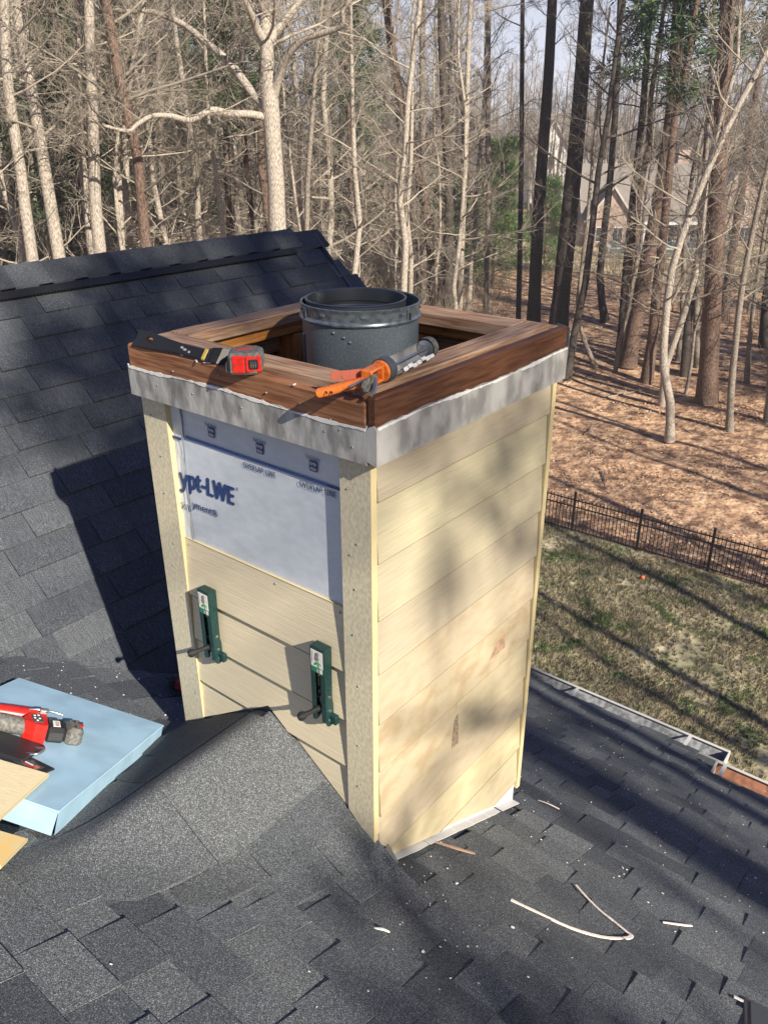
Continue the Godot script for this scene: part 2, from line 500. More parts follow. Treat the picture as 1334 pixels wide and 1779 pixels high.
func shingle_shape(w: float, high: bool) -> ArrayMesh:   # origin at the middle of the butt edge; z runs down the slope
	var g := Geo.new()
	g.colored = true
	var t := 0.0140 if high else 0.0065
	var h := w / 2.0
	var up := -EXPO - 0.012
	var a := Vector3(-h, 0.0008, up)
	var b := Vector3(h, 0.0008, up)
	var c := Vector3(h, t, -0.0015)
	var d := Vector3(-h, t, -0.0015)
	var c2 := Vector3(h, t - 0.0015, 0)
	var d2 := Vector3(-h, t - 0.0015, 0)
	var lo := Vector3(0, -t - 0.004, 0)
	g.face(a, b, c, d, Vector3(0, -1, 0))
	g.face(d, c, c2, d2, Vector3(0, -1, -1))
	g.face(d2, c2, c2 + lo, d2 + lo, Vector3(0, 0, -1))
	g.face(a, d2, d2 + lo, a + Vector3(0, -0.006, 0), Vector3(0, 0, -0.05))
	g.face(b, c2, c2 + lo, b + Vector3(0, -0.006, 0), Vector3(0, 0, -0.05))
	return g.mesh()

func slab(poly: PackedVector2Array, o: Vector3, x: Vector3, y: Vector3, d0: float, d1: float, parent: Node, called: String, m: Material) -> void:
	var z := x.cross(y).normalized()
	var g := Geo.new()
	g.prism(poly, Transform3D(Basis(x, y, z), o), d0, d1)
	put(called, g.mesh(), m, parent)

func make_roofs() -> void:
	var none := func(_p): return false
	# lower roof, falling towards +x
	var low := root_at("low_slope_roof")
	tag(low, "dark grey asphalt shingle roof slope around the foot of the chimney", "roof", "", "structure")
	var dn := Vector3(1, -0.5, 0).normalized()
	var up := -dn
	var nn := Vector3(0.5, 1, 0).normalized()
	var keep_low := func(p: Vector3) -> bool:
		if p.z < -1.712 + 0.5 * p.x - 0.10 and p.x < 1.0: return false
		if p.x > 0.05 and p.x < 0.90 and p.z > -0.86 and p.z < -0.05: return false
		if p.z > 0.36 and p.x > 2.62: return false
		return true
	var hid_low := func(p: Vector3) -> bool:
		return p.x > 0.0 and p.z < -0.02 and (p.x < 1.0 or p.z < -1.0)
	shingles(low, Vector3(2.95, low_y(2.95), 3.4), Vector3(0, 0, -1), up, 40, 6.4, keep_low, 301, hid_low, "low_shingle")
	var g := Geo.new()
	g.prism(PackedVector2Array([Vector2(2.93, low_y(2.93)), Vector2(-6.0, low_y(-6.0)), Vector2(-6.0, low_y(-6.0) - 0.10), Vector2(2.93, low_y(2.93) - 0.10)]), Transform3D(Basis.IDENTITY, Vector3(0, -0.006, 0)), -3.0, 0.40)
	g.prism(PackedVector2Array([Vector2(2.60, low_y(2.60)), Vector2(-6.0, low_y(-6.0)), Vector2(-6.0, low_y(-6.0) - 0.10), Vector2(2.60, low_y(2.60) - 0.10)]), Transform3D(Basis.IDENTITY, Vector3(0, -0.006, 0)), 0.40, 4.5)
	put("roof_deck", g.mesh(), M.shingle1, low)
	# cricket: a small saddle behind the chimney that sheds water to both sides
	var cr := root_at("chimney_cricket", Vector3.ZERO)
	tag(cr, "small grey shingled saddle running from the low roof up against the chimney", "roof saddle", "", "structure")
	var sl := 0.66
	var top := func(x: float, z: float) -> float:   # saddle and roof, flowing into each other
		var a := -0.5 - sl * (sqrt(pow(z + 0.455, 2.0) + 0.0009) - 0.03) + 0.035 * minf(0.0, x + 0.55)
		var b := low_y(x) + 0.004
		var k := 0.10
		var h := clampf(0.5 + 0.5 * (a - b) / k, 0.0, 1.0)
		return lerpf(b, a, h) + k * h * (1.0 - h) * 0.9 - 0.030 * (1.0 - smoothstep(-0.20, -0.06, a - b))
	g = Geo.new()
	var xs := []
	var zs := []
	for k in 56: xs.append(-1.20 + 1.215 * k / 55.0)
	for k in 76: zs.append(-1.35 + 1.67 * k / 75.0)
	for i in 56:
		for j in 76:
			g.v.append(Vector3(xs[i], top.call(xs[i], zs[j]), zs[j]))
			g.n.append(Vector3(top.call(xs[i] - 0.008, zs[j]) - top.call(xs[i] + 0.008, zs[j]), 0.016, top.call(xs[i], zs[j] - 0.008) - top.call(xs[i], zs[j] + 0.008)).normalized())
	for i in 55:
		for j in 75:
			var a := i * 76 + j
			g.ix.append_array([a, a + 76, a + 1, a + 1, a + 76, a + 77])
	put("saddle_surface", g.mesh(), M.shingle5, cr)
	# shingles laid over its sides, each following the surface
	var pieces := [
		[-0.86, -0.44, -0.53, -0.215, 5], [-0.437, -0.005, -0.53, -0.205, 3], [-0.345, -0.005, -0.21, -0.098, 1], [-0.60, -0.35, -0.21, -0.098, 4],
		[-0.165, -0.005, -0.107, 0.012, 4], [-0.42, -0.17, -0.107, 0.012, 0], [-0.20, -0.02, 0.004, 0.105, 5],
		[-0.42, -0.005, -0.74, -0.54, 4], [-0.70, -0.425, -0.70, -0.54, 3], [-0.25, -0.005, -0.90, -0.73, 1]]
	for q in pieces:
		g = Geo.new()
		var n1 := 14
		var n2 := 10
		var outz: float = q[3] if q[2] > -0.535 else q[2]    # the lower edge
		for i in n1 + 1:
			for j in n2 + 1:
				var x: float = lerpf(q[0], q[1], float(i) / n1)
				var z: float = lerpf(q[2], q[3], float(j) / n2)
				var edge := clampf(1.0 - absf(z - outz) / maxf(0.12, absf(q[3] - q[2])), 0.0, 1.0)
				g.v.append(Vector3(x, top.call(x, z) + 0.002 + 0.0085 * edge, z))
				g.n.append(Vector3(top.call(x - 0.008, z) - top.call(x + 0.008, z), 0.016, top.call(x, z - 0.008) - top.call(x, z + 0.008)).normalized())
		for i in n1:
			for j in n2:
				var a := i * (n2 + 1) + j
				g.ix.append_array([a, a + n2 + 1, a + 1, a + 1, a + n2 + 1, a + n2 + 2])
		for i in n1:   # thickness of the lower edge and the two ends
			var j := n2 if outz == q[3] else 0
			var a: Vector3 = g.v[i * (n2 + 1) + j]
			var b: Vector3 = g.v[(i + 1) * (n2 + 1) + j]
			g.quad(a, b, b - Vector3(0, 0.012, 0), a - Vector3(0, 0.012, 0), Vector3(0, 0, 1.0 if j else -1.0))
		for e in 2:
			for j in n2:
				var a: Vector3 = g.v[e * n1 * (n2 + 1) + j]
				var b: Vector3 = g.v[e * n1 * (n2 + 1) + j + 1]
				g.quad(a, b, b - Vector3(0, 0.010, 0), a - Vector3(0, 0.010, 0), Vector3(1.0 if e else -1.0, 0, 0))
		put("shingle", g.mesh(), M["shingle%d" % q[4]], cr)
	# steep gable roof behind, facing +z
	var gab := root_at("gable_roof")
	tag(gab, "steep dark blue grey shingle gable roof rising behind the chimney", "roof", "", "structure")
	var keep_gab := func(p: Vector3) -> bool:
		return p.x > -3.2 and p.x < 3.17 and p.z > -3.12 and (p.z < -1.712 + 0.5 * p.x + 0.07 if p.x < 0.98 else p.z < -1.46)
	var hid_gab := func(p: Vector3) -> bool:
		return p.x > 0.6 and p.z > -1.9
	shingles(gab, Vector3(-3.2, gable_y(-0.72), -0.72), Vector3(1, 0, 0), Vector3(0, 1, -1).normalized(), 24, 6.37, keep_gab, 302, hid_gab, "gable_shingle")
	g = Geo.new()
	var zx := Basis(Vector3(0, 0, 1), Vector3(0, 1, 0), Vector3(-1, 0, 0))   # polygon (z, y) extruded along -x
	g.prism(PackedVector2Array([Vector2(-3.15, gable_y(-3.15)), Vector2(-1.48, gable_y(-1.48)), Vector2(-1.48, gable_y(-1.48) - 0.12), Vector2(-3.15, gable_y(-3.15) - 0.14), Vector2(-4.9, gable_y(-3.15) - 1.89), Vector2(-4.9, gable_y(-3.15) - 1.75)]), Transform3D(zx, Vector3(0, -0.008, 0)), -3.15, 3.11)
	g.prism(PackedVector2Array([Vector2(-3.15, gable_y(-3.15)), Vector2(-1.2, gable_y(-1.2)), Vector2(-1.2, gable_y(-1.2) - 0.12), Vector2(-3.15, gable_y(-3.15) - 0.14)]), Transform3D(zx, Vector3(0, -0.010, 0)), -0.97, 3.2)
	put("roof_deck", g.mesh(), M.shingle1, gab)
	g = Geo.new()
	g.box(at(Vector3(3.12, -0.325, -2.35), Basis(Vector3(1, 0, 0), deg_to_rad(45))), Vector3(0.02, 0.15, 2.30), 0.003)
	put("rake_board", g.mesh(), M.slate_lid, gab)
	g = Geo.new()
	g.box(at(Vector3(2.08, gable_y(-1.47) - 0.08, -1.47)), Vector3(2.2, 0.15, 0.02), 0.003)
	put("fascia_board", g.mesh(), M.gutter, gab)
	# ridge vent with its cap shingles
	var ry := gable_y(-3.14)
	for side in [1.0, -1.0]:
		var d := Vector3(0, -1, side).normalized()
		var nv := Vector3(0, 1, side).normalized()
		var vent := Geo.new()
		vent.box(Transform3D(Basis(Vector3(1, 0, 0), nv, Vector3(1, 0, 0).cross(nv)), Vector3(-0.2, ry, -3.14) + d * 0.085 + nv * 0.016), Vector3(6.05, 0.026, 0.17), 0.002)
		put("ridge_vent", vent.mesh(), M.black_metal, gab)
		if side > 0:
			var fins := Geo.new()
			for k in 150:
				fins.box(Transform3D(Basis(Vector3(1, 0, 0), nv, Vector3(1, 0, 0).cross(nv)), Vector3(-0.22 + k * 0.02, ry, -3.14) + d * 0.172 + nv * 0.020), Vector3(0.005, 0.016, 0.006))
			var fo := put("vent_louvre", fins.mesh(), M.black_plastic, gab)
			fo.set_meta("kind", "stuff")
	var rng := RandomNumberGenerator.new()
	rng.seed = 77
	var x := -3.2
	var k := 0
	while x < 3.15:
		var high := x < 2.78
		var w := 0.30 if x + 0.215 < 3.15 else 3.185 - x
		var lift := 0.046 if high else 0.014
		var cg := Geo.new()
		var prof := []
		for a in 9:   # bent over the ridge
			var f := (a - 4) / 4.0
			var dist := absf(f) * 0.155
			prof.append(Vector2(dist * 0.7071 * signf(f), -dist * 0.7071 + 0.018 * (1.0 - absf(f)) * 0.0 - (0.010 if a == 4 else 0.0)))
		for a in 8:
			var p0 := Vector2(prof[a].x, prof[a].y)
			var p1 := Vector2(prof[a + 1].x, prof[a + 1].y)
			var dz := 0.005 + rng.randf() * 0.002
			var q := func(pp: Vector2, xx: float, up2: float) -> Vector3: return Vector3(xx, ry + pp.y + lift + up2, -3.14 + pp.x)
			var below := Vector3(x, ry - 0.5, -3.14)
			cg.face(q.call(p0, x, 0.002), q.call(p1, x, 0.002), q.call(p1, x + w, 0.002 + dz), q.call(p0, x + w, 0.002 + dz), below)
			cg.face(q.call(p0, x + w, 0.002 + dz), q.call(p1, x + w, 0.002 + dz), q.call(p1, x + w, -0.006), q.call(p0, x + w, -0.006), q.call(p0, x, 0))
		var e0: Vector2 = prof[8]
		cg.face(Vector3(x, ry + e0.y + lift + 0.002, -3.14 + e0.x), Vector3(x + w, ry + e0.y + lift + 0.007, -3.14 + e0.x), Vector3(x + w, ry + e0.y + lift - 0.006, -3.14 + e0.x), Vector3(x, ry + e0.y + lift - 0.006, -3.14 + e0.x), Vector3(x, ry, -3.3))
		put("ridge_cap", cg.mesh(), M["shingle%d" % (k % 3)], gab)
		k += 1
		x += 0.215
	# gutters
	for q in [[2.945, low_y(2.93) - 0.005, -3.0, 0.40, "gutter_inside", "white metal gutter along the lower eave, dull grey inside"], [2.612, low_y(2.60) - 0.004, 0.40, 4.4, "gutter_rust", "white metal gutter set further back, rusty brown inside"]]:
		var gu := root_at("gutter", Vector3(q[0], q[1], q[2]))
		tag(gu, q[5], "gutter", "", "thing")
		var L: float = q[3] - q[2] - 0.003
		var prof := [Vector2(0.0, 0.0), Vector2(0.0, -0.085), Vector2(0.075, -0.085), Vector2(0.10, -0.045), Vector2(0.118, -0.01), Vector2(0.118, 0.004), Vector2(0.105, 0.004)]
		var out := Geo.new()
		var ins := Geo.new()
		for i in prof.size() - 1:
			var a: Vector2 = prof[i]
			var b: Vector2 = prof[i + 1]
			var e := (b - a).normalized()
			var n2 := Vector2(-e.y, e.x)   # towards the inside
			out.face(Vector3(a.x, a.y, 0), Vector3(b.x, b.y, 0), Vector3(b.x, b.y, L), Vector3(a.x, a.y, L), Vector3(0.05, -0.03, L / 2))
			a += n2 * 0.002; b += n2 * 0.002
			if i < 4: ins.quad(Vector3(a.x, a.y, 0), Vector3(b.x, b.y, 0), Vector3(b.x, b.y, L), Vector3(a.x, a.y, L), Vector3(n2.x, n2.y, 0))
		out.box(at(Vector3(0.112, 0.004, L / 2)), Vector3(0.018, 0.012, L), 0.004)
		put("trough", out.mesh(), M.gutter, gu)
		put("trough_lining", ins.mesh(), M[q[4]], gu)
		var capz: float = L if q[2] < 0 else 0.0
		var cg := Geo.new()
		cg.prism(PackedVector2Array([Vector2(0.0, 0.0), Vector2(0.0, -0.085), Vector2(0.075, -0.085), Vector2(0.10, -0.045), Vector2(0.120, -0.01), Vector2(0.120, 0.008)]), at(Vector3(0, 0, capz)), -0.004, 0.004)
		put("end_cap", cg.mesh(), M.gutter, gu)
		for z in ([1.0, 1.75, 2.35, 3.15] if q[2] < 0 else [0.05, 0.55, 1.2]):
			var hg := Geo.new()
			hg.box(at(Vector3(0.055, 0.006, z)), Vector3(0.12, 0.003, 0.022))
			put("hanger", hg.mesh(), M.gutter, gu)
	# walls of the house below
	g = Geo.new()
	g.box(at(Vector3(-1.9, -5.65, -0.4)), Vector3(8.9, 6.5, 5.2))
	g.box(at(Vector3(-0.2, -5.3, -3.2)), Vector3(6.3, 7.2, 3.0))
	var hw := structure("house_wall", g.mesh(), M.siding_old)
	tag(hw, "cream house wall standing under the roof slopes", "wall", "", "structure")

# ---------------------------------------------------------------- chimney
const ZY := Basis(Vector3(0, 0, 1), Vector3(0, 1, 0), Vector3(-1, 0, 0))   # left face: local x = z, local y = up, local z points out of the face
const XY := Basis.IDENTITY                                                 # right face: local x = x, local y = up, local z points out

func cricket_line(z: float) -> float: return -0.5 - 0.66 * absf(z + 0.455)

# lap siding: polygon in face coordinates, thick at its lower edge
func lap(poly: PackedVector2Array, face_: Basis, o: Vector3, low: float, out_low: float, out_high: float, back: float) -> ArrayMesh:
	var g := Geo.new()
	var t := Geometry2D.triangulate_polygon(poly)
	var f := Transform3D(face_, o)
	var proud := func(p: Vector2) -> float: return lerpf(out_low, out_high, clampf((p.y - low) / 0.21, 0.0, 1.0))
	var nn := (face_ * Vector3(0, (out_low - out_high) / 0.21, 1)).normalized()
	for i in range(0, t.size(), 3):
		var q := []
		for k in 3: q.append(f * Vector3(poly[t[i + k]].x, poly[t[i + k]].y, proud.call(poly[t[i + k]])))
		g.tri(q[0], q[1], q[2], nn)
	var mid := Vector2.ZERO
	for p in poly: mid += p / poly.size()
	for i in poly.size():
		var a := poly[i]
		var b := poly[(i + 1) % poly.size()]
		if absf(a.y - low) < 0.0005 and absf(b.y - low) < 0.0005:   # eased lower edge
			var a2 := f * Vector3(a.x, low - 0.0035, proud.call(a) - 0.004)
			var b2 := f * Vector3(b.x, low - 0.0035, proud.call(b) - 0.004)
			g.face(f * Vector3(a.x, a.y, proud.call(a)), f * Vector3(b.x, b.y, proud.call(b)), b2, a2, f * Vector3(mid.x, mid.y, back))
			g.face(a2, b2, f * Vector3(b.x, low - 0.0035, back), f * Vector3(a.x, low - 0.0035, back), f * Vector3(mid.x, mid.y, back))
			continue
		g.face(f * Vector3(a.x, a.y, proud.call(a)), f * Vector3(b.x, b.y, proud.call(b)), f * Vector3(b.x, b.y, back), f * Vector3(a.x, a.y, back), f * Vector3(mid.x, mid.y, back))
	return g.mesh()

func rect(x0: float, y0: float, x1: float, y1: float) -> PackedVector2Array:
	return PackedVector2Array([Vector2(x0, y0), Vector2(x1, y0), Vector2(x1, y1), Vector2(x0, y1)])

# grain along local x of the face: siding meshes are built in face space and turned with the node
func face_part(called: String, poly: PackedVector2Array, face_: Basis, o: Vector3, low: float, ol: float, oh: float, back: float, m: Material, parent: Node) -> MeshInstance3D:
	return put(called, lap(poly, Basis.IDENTITY, Vector3.ZERO, low, ol, oh, back), m, parent, Transform3D(face_, o))

func nail(p: Vector3, face_: Basis, parent: Node, bent := 0.0) -> void:
	if not M.has("nail_mesh"):
		var g := Geo.new()
		g.lathe(PackedVector2Array([Vector2(0.0, 0.002), Vector2(0.0026, 0.0017), Vector2(0.0031, 0.0008), Vector2(0.0031, -0.001)]), 10, Transform3D(Basis(Vector3(1, 0, 0), PI / 2), Vector3.ZERO))
		g.tube(path3([Vector3(0, 0, -0.012), Vector3(0, 0, 0.001)]), PackedFloat32Array([0.0016, 0.0016]), 6)
		M["nail_mesh"] = g.mesh()
	var o := MeshInstance3D.new()
	o.name = "nail_head"
	o.mesh = M.nail_mesh
	o.material_override = M.nail
	o.transform = Transform3D(face_ * Basis(Vector3(1, 0, 0), bent), p)
	parent.add_child(o, true)

func letters(text: String, height: float, width: float, weight: float, slant: float, p: Vector3, face_: Basis, m: Material, parent: Node, called := "lettering", turn := 0.0) -> MeshInstance3D:
	var f := SystemFont.new()
	f.font_names = PackedStringArray(["Droid Sans"])
	var t := TextMesh.new()
	t.text = text
	t.font = f
	t.font_size = 64
	t.pixel_size = 0.001
	t.depth = 0.0
	t.curve_step = 1.0
	var bb := t.get_aabb()
	var sx := width / maxf(bb.size.x, 0.001)
	var sy := height / maxf(bb.size.y, 0.001)
	var b := Basis(Vector3(sx, 0, 0), Vector3(slant * sy, sy, 0), Vector3(0, 0, 0.3))
	var c := bb.get_center()
	var turned := face_ * Basis(Vector3(0, 0, 1), turn)
	# bake the scale into a mesh so that the part itself is neither scaled nor sheared
	var src := t.get_mesh_arrays()
	var vs: PackedVector3Array = src[Mesh.ARRAY_VERTEX]
	var ns: PackedVector3Array = src[Mesh.ARRAY_NORMAL]
	var tri_ix: PackedInt32Array = src[Mesh.ARRAY_INDEX]
	var v2 := PackedVector3Array()
	var n2 := PackedVector3Array()
	var i2 := PackedInt32Array()
	var off := [Vector2.ZERO] if weight < 0.3 else [Vector2(-1, 0), Vector2(1, 0), Vector2(-0.5, 0.5), Vector2(0.5, -0.5), Vector2(0.5, 0.5), Vector2(-0.5, -0.5), Vector2.ZERO]
	for k in off.size():   # heavier strokes: the same letters again, a hair to each side
		var first := v2.size()
		var move: Vector2 = off[k] * weight * 0.034 * height
		for i in vs.size():
			v2.append(b * (vs[i] - c) + Vector3(move.x, move.y, 0.00003 * k))
			n2.append(ns[i])
		for i in tri_ix: i2.append(first + i)
	var arr := []
	arr.resize(Mesh.ARRAY_MAX)
	arr[Mesh.ARRAY_VERTEX] = v2
	arr[Mesh.ARRAY_NORMAL] = n2
	arr[Mesh.ARRAY_INDEX] = i2
	var am := ArrayMesh.new()
	am.add_surface_from_arrays(Mesh.PRIMITIVE_TRIANGLES, arr)
	return put(called, am, m, parent, Transform3D(turned, p))

func ragged(x0: float, x1: float, y0: float, y1: float, amp: float, step: float, r: RandomNumberGenerator, wave := 0.0) -> PackedVector2Array:   # strip with a torn upper edge
	var p := PackedVector2Array([Vector2(x0, y0), Vector2(x1, y0)])
	var x := x1
	while x > x0:
		p.append(Vector2(x, y1 + r.randf_range(-amp, amp) + wave * sin(x * 9.0)))
		x -= step * r.randf_range(0.5, 1.5)
	p.append(Vector2(x0, y1 + r.randf_range(-amp, amp)))
	return p

func lap_shade_edge(poly: PackedVector2Array, low: float, out: float, board: Node) -> void:   # dark strip along a lap board's lower edge, lap shade painted in
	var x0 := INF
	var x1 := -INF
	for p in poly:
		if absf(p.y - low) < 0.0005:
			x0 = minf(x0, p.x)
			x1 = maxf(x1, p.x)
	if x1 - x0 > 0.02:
		put("lap_shade_strip", boxm(Vector3(x1 - x0 - 0.002, 0.0030, 0.004), 0.0008), M.lap_shade_strip, board, at(Vector3((x0 + x1) / 2, low - 0.0005, out - 0.0018)))

func torn_line(x0: float, x1: float, y: float, r: RandomNumberGenerator) -> PackedVector2Array:   # thin curling strip along a torn edge
	var up := PackedVector2Array()
	var dn := PackedVector2Array()
	var x := x0
	while x < x1:
		var w := y + 0.004 * sin(x * 9.0)
		var t := maxf(0.0006, 0.0035 + 0.004 * sin(x * 23.0 + 1.0) * sin(x * 7.0) + r.randf_range(-0.002, 0.002))
		up.append(Vector2(x, w + t * 0.6))
		dn.append(Vector2(x, w - t))
		x += r.randf_range(0.006, 0.016)
	dn.reverse()
	up.append_array(dn)
	return up

func make_chimney() -> void:
	var r := RandomNumberGenerator.new()
	r.seed = 5
	var ch := root_at("chimney")
	tag(ch, "square framed chimney clad in cream lap siding with its cap removed", "chimney")
	var FL := Vector3(0, 0, 0)
	# sheathing boxes in the shaft
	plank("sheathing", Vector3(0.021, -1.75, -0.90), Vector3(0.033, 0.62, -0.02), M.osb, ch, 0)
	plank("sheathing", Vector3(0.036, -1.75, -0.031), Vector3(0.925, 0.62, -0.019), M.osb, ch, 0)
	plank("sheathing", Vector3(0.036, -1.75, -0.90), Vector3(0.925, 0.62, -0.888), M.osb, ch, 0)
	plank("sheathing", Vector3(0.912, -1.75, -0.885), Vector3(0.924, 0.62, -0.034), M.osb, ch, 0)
	# back and far faces (turned away from the photograph)
	for k in 11:
		var y := 0.385 - 0.178 * k
		plank("siding_board", Vector3(0.926, y, -0.80), Vector3(0.938, y + 0.2, -0.105), M.siding_old, ch)
		if k < 9: plank("siding_board", Vector3(0.10, y, -0.914), Vector3(0.82, y + 0.2, -0.902), M.siding_old, ch)
	for z in [[-0.92, -0.806], [-0.105, 0.004]]:
		plank("trim_board", Vector3(0.926, -1.40 if z[0] < -0.5 else -1.265, z[0]), Vector3(0.950, 0.53, z[1]), M.trim_edge, ch)
	# LEFT FACE (looks towards -x): trim boards, house wrap, siding
	var tl := PackedVector2Array([Vector2(-0.918, -0.79), Vector2(-0.806, -0.745), Vector2(-0.806, 0.53), Vector2(-0.918, 0.53)])
	var tr := PackedVector2Array([Vector2(-0.105, -0.70), Vector2(-0.02, -0.775), Vector2(-0.004, -0.79), Vector2(-0.004, 0.53), Vector2(-0.105, 0.53)])
	for k in 2:
		var poly: PackedVector2Array = [tl, tr][k]
		var tb := put("trim_board", (func():
			var g := Geo.new()
			g.prism(poly, Transform3D.IDENTITY, -0.020, 0.0035)
			return g.mesh()).call(), M.trim_face, ch, Transform3D(ZY, Vector3.ZERO))
		# factory painted edges show brighter
		if k == 0: put("board_edge", boxm(Vector3(0.0015, 1.27, 0.0225)), M.trim_edge, tb, at(Vector3(-0.8055, -0.105, -0.008)))
		else: put("board_edge", boxm(Vector3(0.0016, 1.32, 0.0235)), M.trim_edge, tb, at(Vector3(-0.0031, -0.13, -0.0083)))
		for q in ([[-0.88, 0.44], [-0.855, 0.31], [-0.862, 0.18], [-0.85, 0.0], [-0.87, -0.09], [-0.84, -0.20], [-0.85, -0.45], [-0.83, -0.60]] if k == 0 else [[-0.08, 0.41], [-0.05, 0.26], [-0.075, 0.22], [-0.06, 0.12], [-0.07, -0.03], [-0.055, -0.20], [-0.06, -0.42], [-0.062, -0.58]]):
			nail(Vector3(q[0], q[1], 0.004), Basis.IDENTITY, tb, r.randf_range(-0.3, 0.3))
	var gable := PackedVector2Array([Vector2(-0.455, cricket_line(-0.455) + 0.03)])
	for k in 4:
		var low := -0.177 - 0.178 * k
		var poly := rect(-0.803, low, -0.107, low + (0.2096 if k == 0 else 0.200))
		var cut := PackedVector2Array([Vector2(-1.2, -3), Vector2(0.5, -3), Vector2(0.5, cricket_line(0.5) + 0.03), Vector2(-0.455, cricket_line(-0.455) + 0.026), Vector2(-1.2, cricket_line(-1.2) + 0.03)])
		for bit in Geometry2D.clip_polygons(poly, cut):
			var sb := face_part("siding_board", bit, ZY, FL, low, -0.0005, -0.0125, -0.0192, M.siding_left, ch)
			lap_shade_edge(bit, low, 0.0004, sb)
			if k == 0:
				put("board_edge", boxm(Vector3(0.694, 0.0015, 0.0095)), M.trim_edge, sb, at(Vector3(-0.455, 0.0336, -0.0150)))
				for z in [-0.785, -0.385, -0.13]: nail(Vector3(z, 0.012, -0.0095), Basis.IDENTITY, sb, 0.5)
	# lowest small triangle beside the right trim
	# gap flashing along the saddle
	for side in [1.0, -1.0]:
		var g := Geo.new()
		var z0: float = -0.455
		var z1: float = -0.455 + side * (0.455 if side > 0 else 0.41)
		g.prism(PackedVector2Array([Vector2(z0, cricket_line(z0) - 0.03), Vector2(z1, cricket_line(z1) - 0.03), Vector2(z1, cricket_line(z1) + 0.045), Vector2(z0, cricket_line(z0) + 0.045)]), Transform3D(ZY, Vector3(0.0, 0, 0)), -0.018, -0.0155)
		put("step_flashing", g.mesh(), M.flash_metal, ch)
	# felt torn under the left trim
	var fg := Geo.new()
	fg.prism(PackedVector2Array([Vector2(-0.87, -0.80), Vector2(-0.78, -0.785), Vector2(-0.70, -0.735), Vector2(-0.60, -0.67), Vector2(-0.50, -0.585), Vector2(-0.46, -0.50), Vector2(-0.455, -0.53), Vector2(-0.52, -0.60), Vector2(-0.62, -0.665), Vector2(-0.72, -0.725), Vector2(-0.80, -0.77)]), Transform3D(ZY, Vector3.ZERO), -0.012, -0.003)
	# house wrap: a wrinkled sheet with a folded strip at its left
	var sheet := Geo.new()
	sheet.has_uv = false
	var wr := FastNoiseLite.new()
	wr.frequency = 6.0
	wr.seed = 3
	for part in 2:
		var g := Geo.new()
		var x0: float = [-0.764, -0.806][part]
		var x1: float = [-0.106, -0.752][part]
		var nx: int = [44, 10][part]
		var ny := 34
		var hgt := func(x: float, y: float) -> float:
			var z := -0.0175 + wr.get_noise_2d(x * 0.25, y * 0.5) * 0.0016 + wr.get_noise_2d(x * 1.2 + 7.0, y * 0.4) * 0.0005
			if part == 1: z += 0.003 + 0.0025 * wr.get_noise_2d(x * 6.0, y * 1.2 + 4.0) + 0.004 * maxf(0.0, (x + 0.772) / 0.02)
			return z
		for i in nx:
			for j in ny:
				var q := []
				for d in [[0, 0], [1, 0], [1, 1], [0, 1]]:
					var x := lerpf(x0, x1, float(i + d[0]) / nx)
					var y := lerpf(0.03, 0.53, float(j + d[1]) / ny)
					if part == 1 and i + d[0] == nx: x -= 0.012 * (0.5 - y) + 0.004 * wr.get_noise_2d(y * 3.0, 1.0)
					q.append(Vector3(x, y, hgt.call(x, y)))
				var nn: Vector3 = (q[1] - q[0]).cross(q[3] - q[0]).normalized()
				g.quad(q[0], q[1], q[2], q[3], nn)
		var ws := put("house_wrap" if part == 0 else "wrap_fold", g.mesh(), M.under, ch, Transform3D(ZY, Vector3.ZERO))
		if part == 0:
			var zt := -0.0142
			put("printed_line", boxm(Vector3(0.632, 0.0088, 0.0006)), M.ink, ws, at(Vector3(-0.430, 0.391, zt), Basis(Vector3(0, 0, 1), -0.002)))
			letters("OVERLAP LINE", 0.0165, 0.130, 0.6, 0, Vector3(-0.426, 0.367, zt), Basis.IDENTITY, M.ink, ws)
			letters("OVERLAP LINE", 0.0165, 0.133, 0.6, 0, Vector3(-0.202, 0.3695, zt), Basis.IDENTITY, M.ink, ws)
			for q in [[-0.621, 0.457, 0.435], [-0.417, 0.456, 0.433], [-0.214, 0.455, 0.432]]:
				letters("Nail Here", 0.0135, 0.049, 0.25, 0, Vector3(q[0], q[1], zt), Basis.IDENTITY, M.ink, ws)
				var lg := Geo.new()
				lg.prism(PackedVector2Array([Vector2(-0.014, -0.0135), Vector2(-0.011, -0.0155), Vector2(0.011, -0.0155), Vector2(0.014, -0.0125), Vector2(0.0155, 0.0125), Vector2(0.0125, 0.0155), Vector2(-0.0115, 0.0155), Vector2(-0.0145, 0.0125)]), at(Vector3(q[0], q[2], zt)), -0.0003, 0.0003)
				var lo := put("printed_badge", lg.mesh(), M.ink, ws)
				letters("Grip", 0.0115, 0.023, 1.0, 0.1, Vector3(q[0], q[2] + 0.0060, zt + 0.0006), Basis.IDENTITY, M.paper, lo, "badge_lettering")
				letters("Rite", 0.0095, 0.020, 1.0, 0.1, Vector3(q[0], q[2] - 0.0075, zt + 0.0006), Basis.IDENTITY, M.paper, lo, "badge_lettering")
			letters("pt-LWE", 0.075, 0.205, 1.6, 0.10, Vector3(-0.650, 0.241, zt), Basis.IDENTITY, M.ink, ws)
			letters("®", 0.012, 0.012, 0.2, 0, Vector3(-0.528, 0.279, zt), Basis.IDENTITY, M.ink, ws)
			letters("yment®", 0.030, 0.120, 0.6, 0, Vector3(-0.690, 0.163, zt), Basis.IDENTITY, M.ink, ws)
		else:
			letters("y", 0.066, 0.042, 1.6, 0.10, Vector3(-0.775, 0.232, -0.0105), Basis.IDENTITY, M.ink, ws)
			letters("tic U", 0.024, 0.052, 0.6, 0, Vector3(-0.782, 0.150, -0.0110), Basis.IDENTITY, M.ink, ws)
